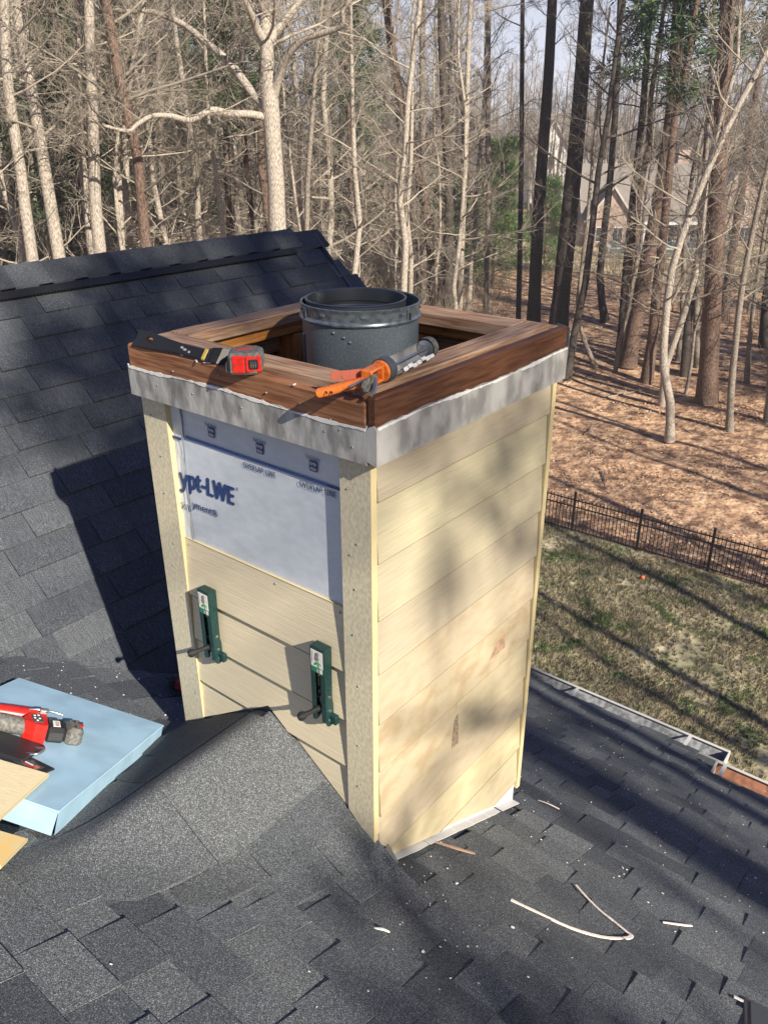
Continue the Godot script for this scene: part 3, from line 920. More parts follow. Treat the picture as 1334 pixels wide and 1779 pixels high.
			put("printed_line", boxm(Vector3(0.042, 0.0088, 0.0006)), M.ink, ws, at(Vector3(-0.784, 0.382, -0.0105)))
	# RIGHT FACE (looks towards +z)
	var roof_cut := PackedVector2Array([Vector2(-0.2, -3), Vector2(1.3, -3), Vector2(1.3, low_y(1.3) + 0.045), Vector2(0.6, low_y(0.6) + 0.035), Vector2(0.07, low_y(0.07) + 0.012), Vector2(0.066, -0.86), Vector2(0.02, -0.80), Vector2(-0.2, -0.79)])
	for k in range(-1, 10):
		var low := 0.385 - 0.178 * k
		var poly := rect(0.0215, low, 0.922, low + 0.20)
		if k == -1: poly = rect(0.0215, low, 0.922, 0.540)
		var mt: Material = M["siding_new%d" % ((k + 4) % 3)] if k < 4 else (M.siding_stained if k in [5, 6] else M["siding_old%d" % (k % 3)])
		if k == 6:   # two lengths with a butt joint, the left one swollen and proud
			face_part("siding_board", rect(0.0215, low, 0.445, low + 0.20), XY, FL, low, 0.0055, -0.006, -0.018, M.siding_stained, ch)
			face_part("siding_board", rect(0.447, low, 0.922, low + 0.20), XY, FL, low, -0.001, -0.010, -0.018, M.siding_old, ch)
			continue
		for bit in Geometry2D.clip_polygons(poly, roof_cut):
			if absf(Geo2.area(bit)) > 0.0008:
				var sb2 := face_part("siding_board", bit, XY, FL, low, 0.0005 + r.randf_range(-0.001, 0.001), -0.0125, -0.0185, mt, ch)
				lap_shade_edge(bit, low, 0.0016, sb2)
	# paint missing, swollen joint
	face_part("bare_patch", PackedVector2Array([Vector2(0.60, -0.505), Vector2(0.745, -0.495), Vector2(0.742, -0.395), Vector2(0.69, -0.402), Vector2(0.64, -0.44)]), XY, Vector3(0, 0, 0.0008), -0.505, -0.0008, -0.0090, -0.012, M.peel, ch)
	face_part("bare_patch", PackedVector2Array([Vector2(0.405, -0.68), Vector2(0.4445, -0.683), Vector2(0.4445, -0.56), Vector2(0.425, -0.575), Vector2(0.412, -0.63)]), XY, Vector3(0, 0, 0.0012), -0.683, 0.0055, -0.004, -0.012, M.stain, ch)
	# flashing under the right face
	var fw := Geo.new()
	fw.prism(PackedVector2Array([Vector2(0.075, low_y(0.075) - 0.02), Vector2(0.928, low_y(0.928) - 0.02), Vector2(0.928, -1.19), Vector2(0.60, -1.10), Vector2(0.30, -0.99), Vector2(0.09, -0.87)]), Transform3D(XY, Vector3.ZERO), -0.016, -0.0125)
	put("apron_flashing", fw.mesh(), M.flash_white, ch)
	var lip := Geo.new()
	for k in 7:   # turned-out lower lip, a little wavy
		var xa := 0.085 + k * 0.12
		lip.box(Transform3D(Basis(Vector3(0, 0, 1), -0.4636 + r.randf_range(-0.03, 0.03)), Vector3(xa + 0.06, low_y(xa + 0.06) + 0.012, 0.004)), Vector3(0.137, 0.003, 0.034))
	put("flashing_lip", lip.mesh(), M.flash_white, ch)
	var cf := Geo.new()   # crumpled corner flashing
	cf.face(Vector3(0.062, -0.835, 0.003), Vector3(0.012, -0.855, 0.004), Vector3(0.018, -0.905, 0.045), Vector3(0.085, -0.925, 0.030), Vector3(0, -1, -1))
	cf.face(Vector3(0.018, -0.905, 0.045), Vector3(0.085, -0.925, 0.030), Vector3(0.070, -0.935, 0.060), Vector3(0.025, -0.915, 0.075), Vector3(0, -2, 0))
	cf.face(Vector3(0.012, -0.855, 0.004), Vector3(-0.004, -0.80, 0.006), Vector3(-0.012, -0.872, 0.040), Vector3(0.018, -0.905, 0.045), Vector3(0.3, -1, -0.5))
	cf.face(Vector3(-0.012, -0.872, 0.040), Vector3(0.018, -0.905, 0.045), Vector3(0.0, -0.890, 0.115), Vector3(-0.006, -0.886, 0.11), Vector3(0, -2, 0))
	put("corner_flashing", cf.mesh(), M.flash_metal, ch)
	# CAP: outer boards with their weathered paint
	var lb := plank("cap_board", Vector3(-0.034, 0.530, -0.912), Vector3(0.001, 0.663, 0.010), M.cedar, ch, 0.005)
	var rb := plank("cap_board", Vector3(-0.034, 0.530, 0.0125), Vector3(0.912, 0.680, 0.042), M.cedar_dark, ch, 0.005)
	plank("cap_board", Vector3(0.878, 0.530, -0.905), Vector3(0.914, 0.678, 0.010), M.lumber, ch, 0.004)
	plank("cap_board", Vector3(0.003, 0.530, -0.905), Vector3(0.876, 0.672, -0.870), M.lumber, ch, 0.004)
	for q in [[-0.70, 0.615], [-0.50, 0.640], [-0.32, 0.625], [-0.20, 0.62], [-0.10, 0.60], [-0.78, 0.56], [-0.62, 0.565], [-0.42, 0.565], [-0.12, 0.565], [-0.07, 0.58], [-0.03, 0.545]]:
		var o := MeshInstance3D.new()
		nail(Vector3(-0.0375, q[1], q[0]), ZY, ch)
		o.free()
	# weathered paint skins, torn along their upper edge
	var skin := Geo.new()
	skin.prism(ragged(-0.916, 0.0135, 0.508, 0.600, 0.0035, 0.016, r, 0.004), Transform3D.IDENTITY, 0.0, 0.0035)
	var s1 := put("weathered_band", skin.mesh(), M.band, ch, Transform3D(ZY, Vector3(-0.0342, 0, 0)))
	var tear := Geo.new()
	tear.prism(torn_line(-0.912, 0.012, 0.598, r), Transform3D.IDENTITY, 0.0036, 0.0052)
	put("torn_edge", tear.mesh(), M.torn_paint, s1)
	skin = Geo.new()
	skin.prism(ragged(-0.036, 0.916, 0.512, 0.610, 0.003, 0.02, r, 0.004), Transform3D.IDENTITY, 0.0, 0.0035)
	var s2 := put("weathered_band", skin.mesh(), M.band_light, ch, Transform3D(XY, Vector3(0, 0, 0.0422)))
	tear = Geo.new()
	tear.prism(torn_line(-0.034, 0.912, 0.607, r), Transform3D.IDENTITY, 0.0036, 0.0050)
	put("torn_edge", tear.mesh(), M.torn_paint, s2)
	# end pieces of the bands round the near corner
	skin = Geo.new()
	skin.prism(PackedVector2Array([Vector2(-0.0375, 0.507), Vector2(0.0, 0.504), Vector2(0.001, 0.598), Vector2(-0.006, 0.614), Vector2(-0.018, 0.622), Vector2(-0.028, 0.610), Vector2(-0.0375, 0.604)]), Transform3D(XY, Vector3(0, 0, 0.0102)), 0.0, 0.0035)
	put("band_end", skin.mesh(), M.band, ch)
	skin = Geo.new()
	skin.prism(PackedVector2Array([Vector2(0.0145, 0.518), Vector2(0.0455, 0.510), Vector2(0.0455, 0.602), Vector2(0.036, 0.612), Vector2(0.022, 0.606), Vector2(0.0145, 0.596)]), Transform3D(ZY, Vector3(-0.0345, 0, 0)), 0.0, 0.0035)
	put("band_end", skin.mesh(), M.band_light, ch)
	plank("soffit_strip", Vector3(-0.031, 0.516, -0.90), Vector3(-0.006, 0.529, 0.008), M.trim_face, ch, 0)
	plank("soffit_strip", Vector3(0.002, 0.516, 0.0), Vector3(0.905, 0.529, 0.039), M.trim_face, ch, 0)
	skin = Geo.new()   # bent flashing hanging at the far corner
	skin.prism(PackedVector2Array([Vector2(0.0, 0.525), Vector2(0.044, 0.535), Vector2(0.050, 0.60), Vector2(0.047, 0.675), Vector2(0.004, 0.682)]), Transform3D(ZY, Vector3(0.9185, 0, -0.003)), -0.0015, 0.0015)
	put("bent_flashing", skin.mesh(), M.galv, ch)
	# inner frame: flat plates on studs
	plank("plate", Vector3(0.004, 0.640, -0.865), Vector3(0.091, 0.681, -0.084), M.lumber, ch, 0.003)
	plank("plate", Vector3(0.002, 0.648, -0.081), Vector3(0.862, 0.688, 0.0035), M.lumber, ch, 0.003)
	plank("plate", Vector3(0.775, 0.645, -0.775), Vector3(0.861, 0.687, -0.084), M.lumber, ch, 0.003)
	plank("plate", Vector3(0.094, 0.645, -0.866), Vector3(0.861, 0.684, -0.778), M.lumber, ch, 0.003)
	plank("plate", Vector3(0.037, 0.600, -0.885), Vector3(0.125, 0.638, -0.034), M.lumber_fresh, ch, 0.003)
	plank("plate", Vector3(0.128, 0.606, -0.122), Vector3(0.908, 0.646, -0.034), M.lumber_fresh, ch, 0.003)
	plank("plate", Vector3(0.820, 0.604, -0.883), Vector3(0.908, 0.643, -0.124), M.lumber_fresh, ch, 0.003)
	plank("plate", Vector3(0.128, 0.604, -0.885), Vector3(0.818, 0.643, -0.797), M.lumber_fresh, ch, 0.003)
	for q in [[0.038, -0.885], [0.038, -0.48], [0.038, -0.122], [0.869, -0.885], [0.869, -0.48], [0.869, -0.122], [0.30, -0.122], [0.62, -0.122], [0.30, -0.885], [0.55, -0.885], [0.70, -0.885]]:
		var dx: float = 0.089 if q[1] in [-0.48] else 0.038
		var dz: float = 0.038 if q[1] in [-0.48] else 0.089
		var x0: float = q[0] - (0.051 if q[0] > 0.8 and dx > 0.05 else 0.0)
		plank("stud", Vector3(x0, -1.2, q[1]), Vector3(x0 + dx, 0.599, q[1] + dz), M.lumber_fresh, ch, 0.002)
	# small splinters and chips on the near board
	for k in 9:
		var z := r.randf_range(-0.8, -0.05)
		var g := Geo.new()
		g.box(Transform3D(Basis(Vector3(0, 1, 0), r.randf_range(0, 3)), Vector3(r.randf_range(-0.045, -0.018), 0.6645, z)), Vector3(r.randf_range(0.006, 0.022), 0.0022, 0.004))
		put("splinter", g.mesh(), M.torn_paint, ch)

class Geo2:
	static func area(p: PackedVector2Array) -> float:
		var a := 0.0
		for i in p.size(): a += p[i].cross(p[(i + 1) % p.size()])
		return a / 2.0

# ---------------------------------------------------------------- flue
func make_flue() -> void:
	var c := Vector3(0.5, 0, -0.455)
	var fl := root_at("flue_pipe", Vector3(0.5, -0.9, -0.455))
	tag(fl, "double wall galvanised flue pipe standing in the open chimney top", "flue pipe")
	var R := 0.183
	var o := Vector3(0, 0.919, 0)
	var g := Geo.new()
	g.lathe(PackedVector2Array([Vector2(R - 0.004, -0.9), Vector2(R - 0.004, 0.695), Vector2(R - 0.0025, 0.698)]), 72, at(o))
	g.lathe(PackedVector2Array([Vector2(R - 0.008, 0.735), Vector2(R - 0.008, -0.3)]), 72, at(o))
	put("outer_wall", g.mesh(), M.galv, fl)
	g = Geo.new()
	g.lathe(PackedVector2Array([Vector2(R - 0.0025, 0.696), Vector2(R + 0.003, 0.699), Vector2(R + 0.0045, 0.704), Vector2(R + 0.002, 0.709), Vector2(R - 0.002, 0.712), Vector2(R - 0.001, 0.735), Vector2(R + 0.0005, 0.742), Vector2(R + 0.001, 0.7455), Vector2(R - 0.002, 0.7475), Vector2(R - 0.0055, 0.745), Vector2(R - 0.006, 0.72), Vector2(R - 0.007, 0.60)]), 72, at(o))
	put("locking_band", g.mesh(), M.galv_band, fl)
	for k in 9:
		var a := TAU * k / 9.0 + 0.3
		var b := Basis(Vector3(0, 1, 0), -a)
		put("tab", boxm(Vector3(0.004, 0.007, 0.016), 0.0015), M.galv_band, fl, Transform3D(b, o + b * Vector3(R + 0.001, 0.727, 0)))
	for a in [1.55, 3.55, -0.5]:
		var b := Basis(Vector3(0, 1, 0), -a)
		var bk := put("buckle", boxm(Vector3(0.005, 0.034, 0.018), 0.0015), M.galv_band, fl, Transform3D(b, o + b * Vector3(R + 0.001, 0.722, 0)))
		put("buckle_slot", boxm(Vector3(0.002, 0.020, 0.007)), M.black_metal, bk, at(Vector3(0.0028, -0.004, 0)))
	g = Geo.new()
	var b2 := Basis(Vector3(0, 1, 0), -3.72)
	g.box(Transform3D(b2, o + b2 * Vector3(R - 0.002, -0.12, 0)), Vector3(0.006, 1.55, 0.014), 0.002)
	put("seam", g.mesh(), M.galv_band, fl)
	for q in [[2.9, 0.680], [2.72, 0.668], [2.62, 0.655]]:
		var b := Basis(Vector3(0, 1, 0), -q[0])
		g = Geo.new()
		g.lathe(PackedVector2Array([Vector2(0.005, 0), Vector2(0.004, 0.003), Vector2(0.0, 0.0045)]), 10, Transform3D(Basis(Vector3(0, 0, 1), -PI / 2), Vector3.ZERO))
		put("rivet", g.mesh(), M.steel, fl, Transform3D(b, o + b * Vector3(R - 0.004, q[1], 0)))
	# inner pipe, set a little towards the back left
	var ri := 0.154
	var oi := Vector3(-0.012, 0.919, -0.008)
	g = Geo.new()
	g.lathe(PackedVector2Array([Vector2(ri - 0.002, 0.1), Vector2(ri - 0.002, 0.700), Vector2(ri + 0.002, 0.704), Vector2(ri + 0.002, 0.712), Vector2(ri - 0.001, 0.716), Vector2(ri - 0.0005, 0.750), Vector2(ri + 0.001, 0.7535), Vector2(ri - 0.002, 0.756), Vector2(ri - 0.005, 0.7535), Vector2(ri - 0.005, 0.716), Vector2(ri - 0.002, 0.712), Vector2(ri - 0.002, 0.704), Vector2(ri - 0.005, 0.700), Vector2(ri - 0.005, 0.655), Vector2(ri - 0.0015, 0.65), Vector2(ri - 0.005, 0.645), Vector2(ri - 0.006, -0.6)]), 72, at(oi))
	put("inner_pipe", g.mesh(), M.inner_pipe, fl)
	g = Geo.new()
	g.lathe(PackedVector2Array([Vector2(ri - 0.008, -0.55), Vector2(0.0, -0.55)]), 36, at(oi))
	put("flue_bottom", g.mesh(), M.black_metal, fl)
	for k in 5:
		var a := TAU * k / 5.0 + 0.55
		var b := Basis(Vector3(0, 1, 0), -a)
		put("spacer", boxm(Vector3(0.024, 0.004, 0.003)), M.steel, fl, Transform3D(b, o + b * Vector3(0.168, 0.690, 0)))

# soft-edged bar swept along a path (width across, height up)
func sweep(g: Geo, pts: PackedVector3Array, up: Vector3, wide: PackedFloat32Array, high: PackedFloat32Array, sides := 16) -> void:
	var k := g.v.size()
	for i in pts.size():
		var d := (pts[mini(i + 1, pts.size() - 1)] - pts[maxi(i - 1, 0)]).normalized()
		var sd := d.cross(up).normalized()
		var u := sd.cross(d)
		for j in sides:
			var a := TAU * j / sides
			var c := Vector2(signf(cos(a)) * pow(absf(cos(a)), 0.6), signf(sin(a)) * pow(absf(sin(a)), 0.6))
			g.v.append(pts[i] + sd * c.x * wide[i] / 2 + u * c.y * high[i] / 2)
			g.n.append((sd * cos(a) + u * sin(a)).normalized())
	for i in pts.size() - 1:
		for j in sides:
			var a := k + i * sides + j
			var b := k + i * sides + (j + 1) % sides
			for t in [[a, a + sides, b], [b, a + sides, b + sides]]:
				if (g.v[t[1]] - g.v[t[0]]).cross(g.v[t[2]] - g.v[t[0]]).dot(g.n[t[0]]) > 0.0: g.ix.append_array([t[0], t[2], t[1]])
				else: g.ix.append_array(t)
	for e in [0, pts.size() - 1]:
		var t := (pts[0] - pts[1]).normalized() if e == 0 else (pts[e] - pts[e - 1]).normalized()
		for j in range(1, sides - 1): g.tri(g.v[k + e * sides], g.v[k + e * sides + j], g.v[k + e * sides + j + 1], t)

# ---------------------------------------------------------------- tools on the chimney
func make_pry_bar() -> void:
	var t := root_at("pry_bar", Vector3(-0.040, 0.6655, -0.870))
	tag(t, "black flat pry bar with a yellow taped neck lying on the chimney frame", "pry bar")
	var b := Basis(Vector3(0, 0, 1), Vector3(0.62, 0.78, 0).normalized(), Vector3(0, 0, 1).cross(Vector3(0.62, 0.78, 0).normalized()))
	var out := PackedVector2Array([Vector2(-0.004, 0.001), Vector2(0.05, 0.0), Vector2(0.12, 0.004), Vector2(0.20, 0.008), Vector2(0.30, 0.008), Vector2(0.30, 0.037), Vector2(0.20, 0.038), Vector2(0.12, 0.044), Vector2(0.05, 0.050), Vector2(0.0, 0.050), Vector2(-0.006, 0.047), Vector2(0.002, 0.036), Vector2(0.004, 0.026), Vector2(0.001, 0.014)])
	var hole := PackedVector2Array()
	for k in 16:
		var a := TAU * k / 16.0
		hole.append(Vector2(0.062 + 0.017 * cos(a), 0.025 + 0.010 * sin(a)))
	# the blade with its nail hole: two halves joined above and below the hole
	var left := Geometry2D.clip_polygons(out, hole)
	var g := Geo.new()
	var halves := [rect(-0.02, -0.02, 0.062, 0.08), rect(0.062, -0.02, 0.5, 0.08)]
	for h in halves:
		for bit in Geometry2D.intersect_polygons(out, h):
			for cut in Geometry2D.clip_polygons(bit, hole):
				g.prism(cut, Transform3D.IDENTITY, -0.003, 0.003)
	put("blade", g.mesh(), M.black_metal, t, Transform3D(b, Vector3.ZERO))
	put("taped_neck", boxm(Vector3(0.018, 0.034, 0.009), 0.003), M.yellow, t, Transform3D(b, b * Vector3(0.309, 0.022, 0)))
	# claw: a bent plate that swings away and up
	g = Geo.new()
	var pts := [Vector2(0.317, 0.0), Vector2(0.336, 0.002), Vector2(0.354, -0.006), Vector2(0.368, -0.024), Vector2(0.378, -0.050), Vector2(0.386, -0.078)]
	for i in pts.size() - 1:
		var p: Vector2 = pts[i]
		var q: Vector2 = pts[i + 1]
		var w0 := lerpf(0.018, 0.030, i / 5.0)
		var w1 := lerpf(0.018, 0.030, (i + 1) / 5.0)
		var c0 := 0.022 + 0.004 * i
		var n2 := Vector2(-(q - p).y, (q - p).x).normalized() * lerpf(0.0035, 0.0015, i / 5.0)
		for s in [1.0, -1.0]:
			g.face(b * Vector3(p.x + n2.x * s, c0 - w0, p.y + n2.y * s), b * Vector3(q.x + n2.x * s, c0 + 0.004 - w1, q.y + n2.y * s), b * Vector3(q.x + n2.x * s, c0 + 0.004 + w1, q.y + n2.y * s), b * Vector3(p.x + n2.x * s, c0 + w0, p.y + n2.y * s), b * Vector3(p.x - n2.x * s * 20, c0, p.y - n2.y * s * 20))
			g.face(b * Vector3(p.x + n2.x, c0 + w0 * s, p.y + n2.y), b * Vector3(q.x + n2.x, c0 + 0.004 + w1 * s, q.y + n2.y), b * Vector3(q.x - n2.x, c0 + 0.004 + w1 * s, q.y - n2.y), b * Vector3(p.x - n2.x, c0 + w0 * s, p.y - n2.y), b * Vector3(p.x, c0, p.y))
	put("claw", g.mesh(), M.black_metal, t)
	for q in [[0.21, 0.026, 0.010], [0.225, 0.022, 0.012], [0.245, 0.018, 0.008]]:
		put("paint_smear", boxm(Vector3(q[2], 0.006, 0.0008)), M.band_light, t, Transform3D(b, b * Vector3(q[0], q[1], 0.0034)))

func make_tape() -> void:
	var fn := Vector3(-0.80, 0, 0.60)
	var b := Basis(Vector3(0.60, 0, 0.80), Vector3(0, 1, 0), fn)
	var t := root_at("tape_measure", Vector3(-0.020, 0.6645, -0.405))
	tag(t, "red and black tape measure lying on its side on the chimney frame", "tape measure")
	t.basis = b * Basis.from_scale(Vector3(1.14, 1.1, 1.14))
	var g := Geo.new()
	var prof := PackedVector2Array()   # outline seen from the top: flat front, rounded back
	for q in [[-0.036, 0.030], [-0.030, 0.036], [0.026, 0.036], [0.034, 0.028], [0.040, -0.004], [0.036, -0.030], [0.022, -0.044], [-0.010, -0.046], [-0.032, -0.032], [-0.040, -0.008]]:
		prof.append(Vector2(q[0], -q[1]))
	var top := Basis(Vector3(1, 0, 0), Vector3(0, 0, -1), Vector3(0, 1, 0))
	var small := PackedVector2Array()
	for p in prof: small.append(p * 0.90)
	# stacked outline with rounded shoulders
	var rings := [[0.0, 0.92], [0.005, 1.0], [0.040, 1.0], [0.047, 0.95], [0.051, 0.84]]
	for i in rings.size() - 1:
		for k in prof.size():
			var a: Vector2 = prof[k]
			var c: Vector2 = prof[(k + 1) % prof.size()]
			g.face(Vector3(a.x * rings[i][1], rings[i][0], -a.y * rings[i][1]), Vector3(c.x * rings[i][1], rings[i][0], -c.y * rings[i][1]), Vector3(c.x * rings[i + 1][1], rings[i + 1][0], -c.y * rings[i + 1][1]), Vector3(a.x * rings[i + 1][1], rings[i + 1][0], -a.y * rings[i + 1][1]), Vector3(0, 0.025, 0))
	var lid := PackedVector2Array()
	for p in prof: lid.append(p * 0.84)
	g.prism(lid, Transform3D(top, Vector3(0, 0.0505, 0)), 0.0, 0.0006)
	put("case", g.mesh(), M.grey_plastic, t)
	g = Geo.new()
	g.box(at(Vector3(-0.012, 0.024, 0.0345)), Vector3(0.030, 0.042, 0.007), 0.003)
	put("front_panel", g.mesh(), M.red, t)
	put("side_panel", boxm(Vector3(0.036, 0.040, 0.008), 0.003), M.red, t, Transform3D(Basis(Vector3(0, 1, 0), 0.22), Vector3(0.021, 0.025, 0.0325)))
	var pn := put("button", boxm(Vector3(0.022, 0.024, 0.006), 0.003), M.black_plastic, t, Transform3D(Basis(Vector3(0, 1, 0), 0.22), Vector3(0.022, 0.025, 0.0360)))
	for k in 3: put("button_rib", boxm(Vector3(0.002, 0.015, 0.002), 0.0006), M.grey_plastic, pn, at(Vector3(-0.005 + 0.005 * k, 0, 0.003)))
	put("top_stripe", boxm(Vector3(0.040, 0.0012, 0.014), 0.0004), M.red, t, Transform3D(Basis(Vector3(0, 1, 0), 0.5), Vector3(-0.004, 0.0516, -0.004)))
	put("tape_slot", boxm(Vector3(0.008, 0.030, 0.014), 0.002), M.black_plastic, t, at(Vector3(-0.034, 0.020, 0.026)))
	put("end_hook", boxm(Vector3(0.002, 0.022, 0.012), 0.0005), M.steel, t, at(Vector3(-0.040, 0.016, 0.028)))

func make_caulk_gun() -> void:
	var t := root_at("caulking_gun", Vector3(0.062, 0.690, -0.012))
	tag(t, "orange caulking gun with an open steel barrel lying on the chimney frame", "caulking gun")
	var ax := Vector3(1, 0.03, -0.13).normalized()      # towards the nozzle end
	var up := (Vector3(0, 1, 0) - ax * ax.y).normalized()
	var b := Basis(ax, up, ax.cross(up))                # local z points to the right side
	t.basis = b
	var R := 0.026
	var c := Vector3(0, R + 0.001, 0)
	# trough: a half round sheet, a little turned
	var g := Geo.new()
	var a0 := deg_to_rad(150)
	var a1 := deg_to_rad(335)
	for k in 18:
		var p := lerpf(a0, a1, k / 18.0)
		var q := lerpf(a0, a1, (k + 1) / 18.0)
		for rr in [R, R - 0.0015]:
			var s := 1.0 if rr == R else -1.0
			g.face(c + Vector3(0.01, sin(p) * rr, cos(p) * rr), c + Vector3(0.01, sin(q) * rr, cos(q) * rr), c + Vector3(0.222, sin(q) * rr, cos(q) * rr), c + Vector3(0.222, sin(p) * rr, cos(p) * rr), c + Vector3(0.11, 0, 0) + Vector3(0, sin((p + q) / 2), cos((p + q) / 2)) * (0.0 if s > 0 else 1.0))
	put("barrel", g.mesh(), M.band_light, t)
	g = Geo.new()
	for k in 7:   # dried sealant smears along the rim
		g.box(Transform3D(Basis(Vector3(1, 0, 0), -0.5), c + Vector3(0.06 + 0.022 * k, -0.010 + 0.003 * sin(k * 2.0), R + 0.0005)), Vector3(0.02, 0.010 + 0.004 * sin(k * 3.1), 0.003), 0.001)
	put("sealant_smear", g.mesh(), M.torn_paint, t)
	var turn := Basis(Vector3(0, 0, 1), -PI / 2)   # lathe axis along +x
	g = Geo.new()
	g.lathe(PackedVector2Array([Vector2(R - 0.003, -0.014), Vector2(R + 0.004, -0.013), Vector2(R + 0.005, -0.010), Vector2(R + 0.005, 0.012), Vector2(R + 0.003, 0.015), Vector2(R - 0.006, 0.015)]), 40, Transform3D(turn, c))
	put("collar", g.mesh(), M.slate_lid, t)
	g = Geo.new()
	g.lathe(PackedVector2Array([Vector2(0.0, 0.199), Vector2(0.012, 0.199), Vector2(R - 0.003, 0.202), Vector2(R - 0.002, 0.206), Vector2(0.013, 0.210), Vector2(0.0, 0.210)]), 36, Transform3D(turn, c))
	put("plunger", g.mesh(), M.steel, t)
	g = Geo.new()
	var cup := PackedVector2Array([Vector2(R + 0.001, 0.205), Vector2(R + 0.002, 0.215), Vector2(R + 0.001, 0.228), Vector2(0.020, 0.233), Vector2(0.008, 0.234)])
	g.lathe(cup, 36, Transform3D(turn, c))
	put("nose_cup", g.mesh(), M.grey_plastic, t)
	g = Geo.new()
	g.tube(path3([c + Vector3(-0.15, 0, 0), c + Vector3(0.20, 0, 0)]), PackedFloat32Array([0.0036, 0.0036]), 12)
	put("rod", g.mesh(), M.steel, t)
	# orange head: a block with an open window through which the rod shows
	var hd := Geo.new()
	hd.lathe(PackedVector2Array([Vector2(0.0, -0.022), Vector2(R - 0.001, -0.021), Vector2(R + 0.001, -0.016), Vector2(R + 0.001, -0.010)]), 32, Transform3D(turn, c))
	hd.box(at(c + Vector3(-0.048, 0.016, 0)), Vector3(0.060, 0.007, 0.030), 0.002)
	hd.box(at(c + Vector3(-0.048, -0.016, 0)), Vector3(0.060, 0.007, 0.030), 0.002)
	hd.box(at(c + Vector3(-0.075, 0, 0)), Vector3(0.008, 0.036, 0.030), 0.002)
	hd.box(at(c + Vector3(-0.026, 0, 0)), Vector3(0.008, 0.036, 0.030), 0.002)
	hd.box(at(c + Vector3(-0.050, 0.0, -0.013)), Vector3(0.05, 0.030, 0.004), 0.001)
	put("gun_head", hd.mesh(), M.orange, t)
	# grip: leaves the head sideways and lies flat, pointing to the left
	g = Geo.new()
	var hp := smooth_path(path3([c + Vector3(-0.070, -0.006, 0.000), c + Vector3(-0.088, -0.012, -0.020), c + Vector3(-0.105, -0.019, -0.048), c + Vector3(-0.124, -0.028, -0.078), c + Vector3(-0.138, -0.034, -0.100)]), 4)
	var gw := PackedFloat32Array()
	var gh := PackedFloat32Array()
	for i in hp.size():
		var f := float(i) / (hp.size() - 1)
		gw.append((0.026 + 0.006 * sin(f * PI)) * (0.75 if i == hp.size() - 1 else 1.0))
		gh.append(0.021 * (0.7 if i == hp.size() - 1 else 1.0))
	sweep(g, hp, Vector3(0, 1, 0), gw, gh)
	put("grip", g.mesh(), M.orange, t)
	for q in [[-0.132, -0.072], [-0.126, -0.062]]:
		put("grip_scuff", boxm(Vector3(0.010, 0.006, 0.001)), M.black_plastic, t, Transform3D(Basis(Vector3(0, 1, 0), 1.0), c + Vector3(q[0] - 0.012, -0.025, q[1] + 0.004)))
	g = Geo.new()   # steel trigger plate and thumb release
	g.prism(PackedVector2Array([Vector2(-0.062, -0.020), Vector2(-0.070, 0.004), Vector2(-0.090, 0.010), Vector2(-0.112, 0.006), Vector2(-0.120, -0.006), Vector2(-0.114, -0.018), Vector2(-0.090, -0.024)]), at(c + Vector3(0, -0.002, 0.012)), 0.0, 0.004)
	g.prism(PackedVector2Array([Vector2(-0.058, -0.018), Vector2(-0.060, 0.012), Vector2(-0.085, 0.014), Vector2(-0.085, -0.018)]), at(c + Vector3(0, -0.002, 0.0155)), 0.0, 0.002)
	put("trigger_plate", g.mesh(), M.grey_plastic, t)
	g = Geo.new()
	g.tube(smooth_path(path3([c + Vector3(-0.066, -0.004, 0.016), c + Vector3(-0.082, -0.010, 0.026), c + Vector3(-0.100, -0.018, 0.034), c + Vector3(-0.116, -0.022, 0.036)]), 3), taper(10, 0.0058, 0.0045), 10)
	put("trigger", g.mesh(), M.steel, t)
	g = Geo.new()   # torn reddish tape flag behind the grip
	var fl := [Vector3(-0.100, 0.012, -0.085), Vector3(-0.088, 0.012, -0.065), Vector3(-0.078, 0.014, -0.045), Vector3(-0.062, 0.016, -0.024)]
	for i in 3:
		var p: Vector3 = c + fl[i]
		var q: Vector3 = c + fl[i + 1]
		var d := Vector3(0, -0.022, 0.006 * (i % 2))
		for e in [0.0, 0.0012]:
			g.face(p + Vector3(0, 0, e), q + Vector3(0, 0, e), q + d + Vector3(0, 0, e), p + d + Vector3(0, 0, e), c + Vector3(-0.1, 0, -0.2 if e > 0 else 0.2))
	put("torn_tape", g.mesh(), M.torn_tape, t)

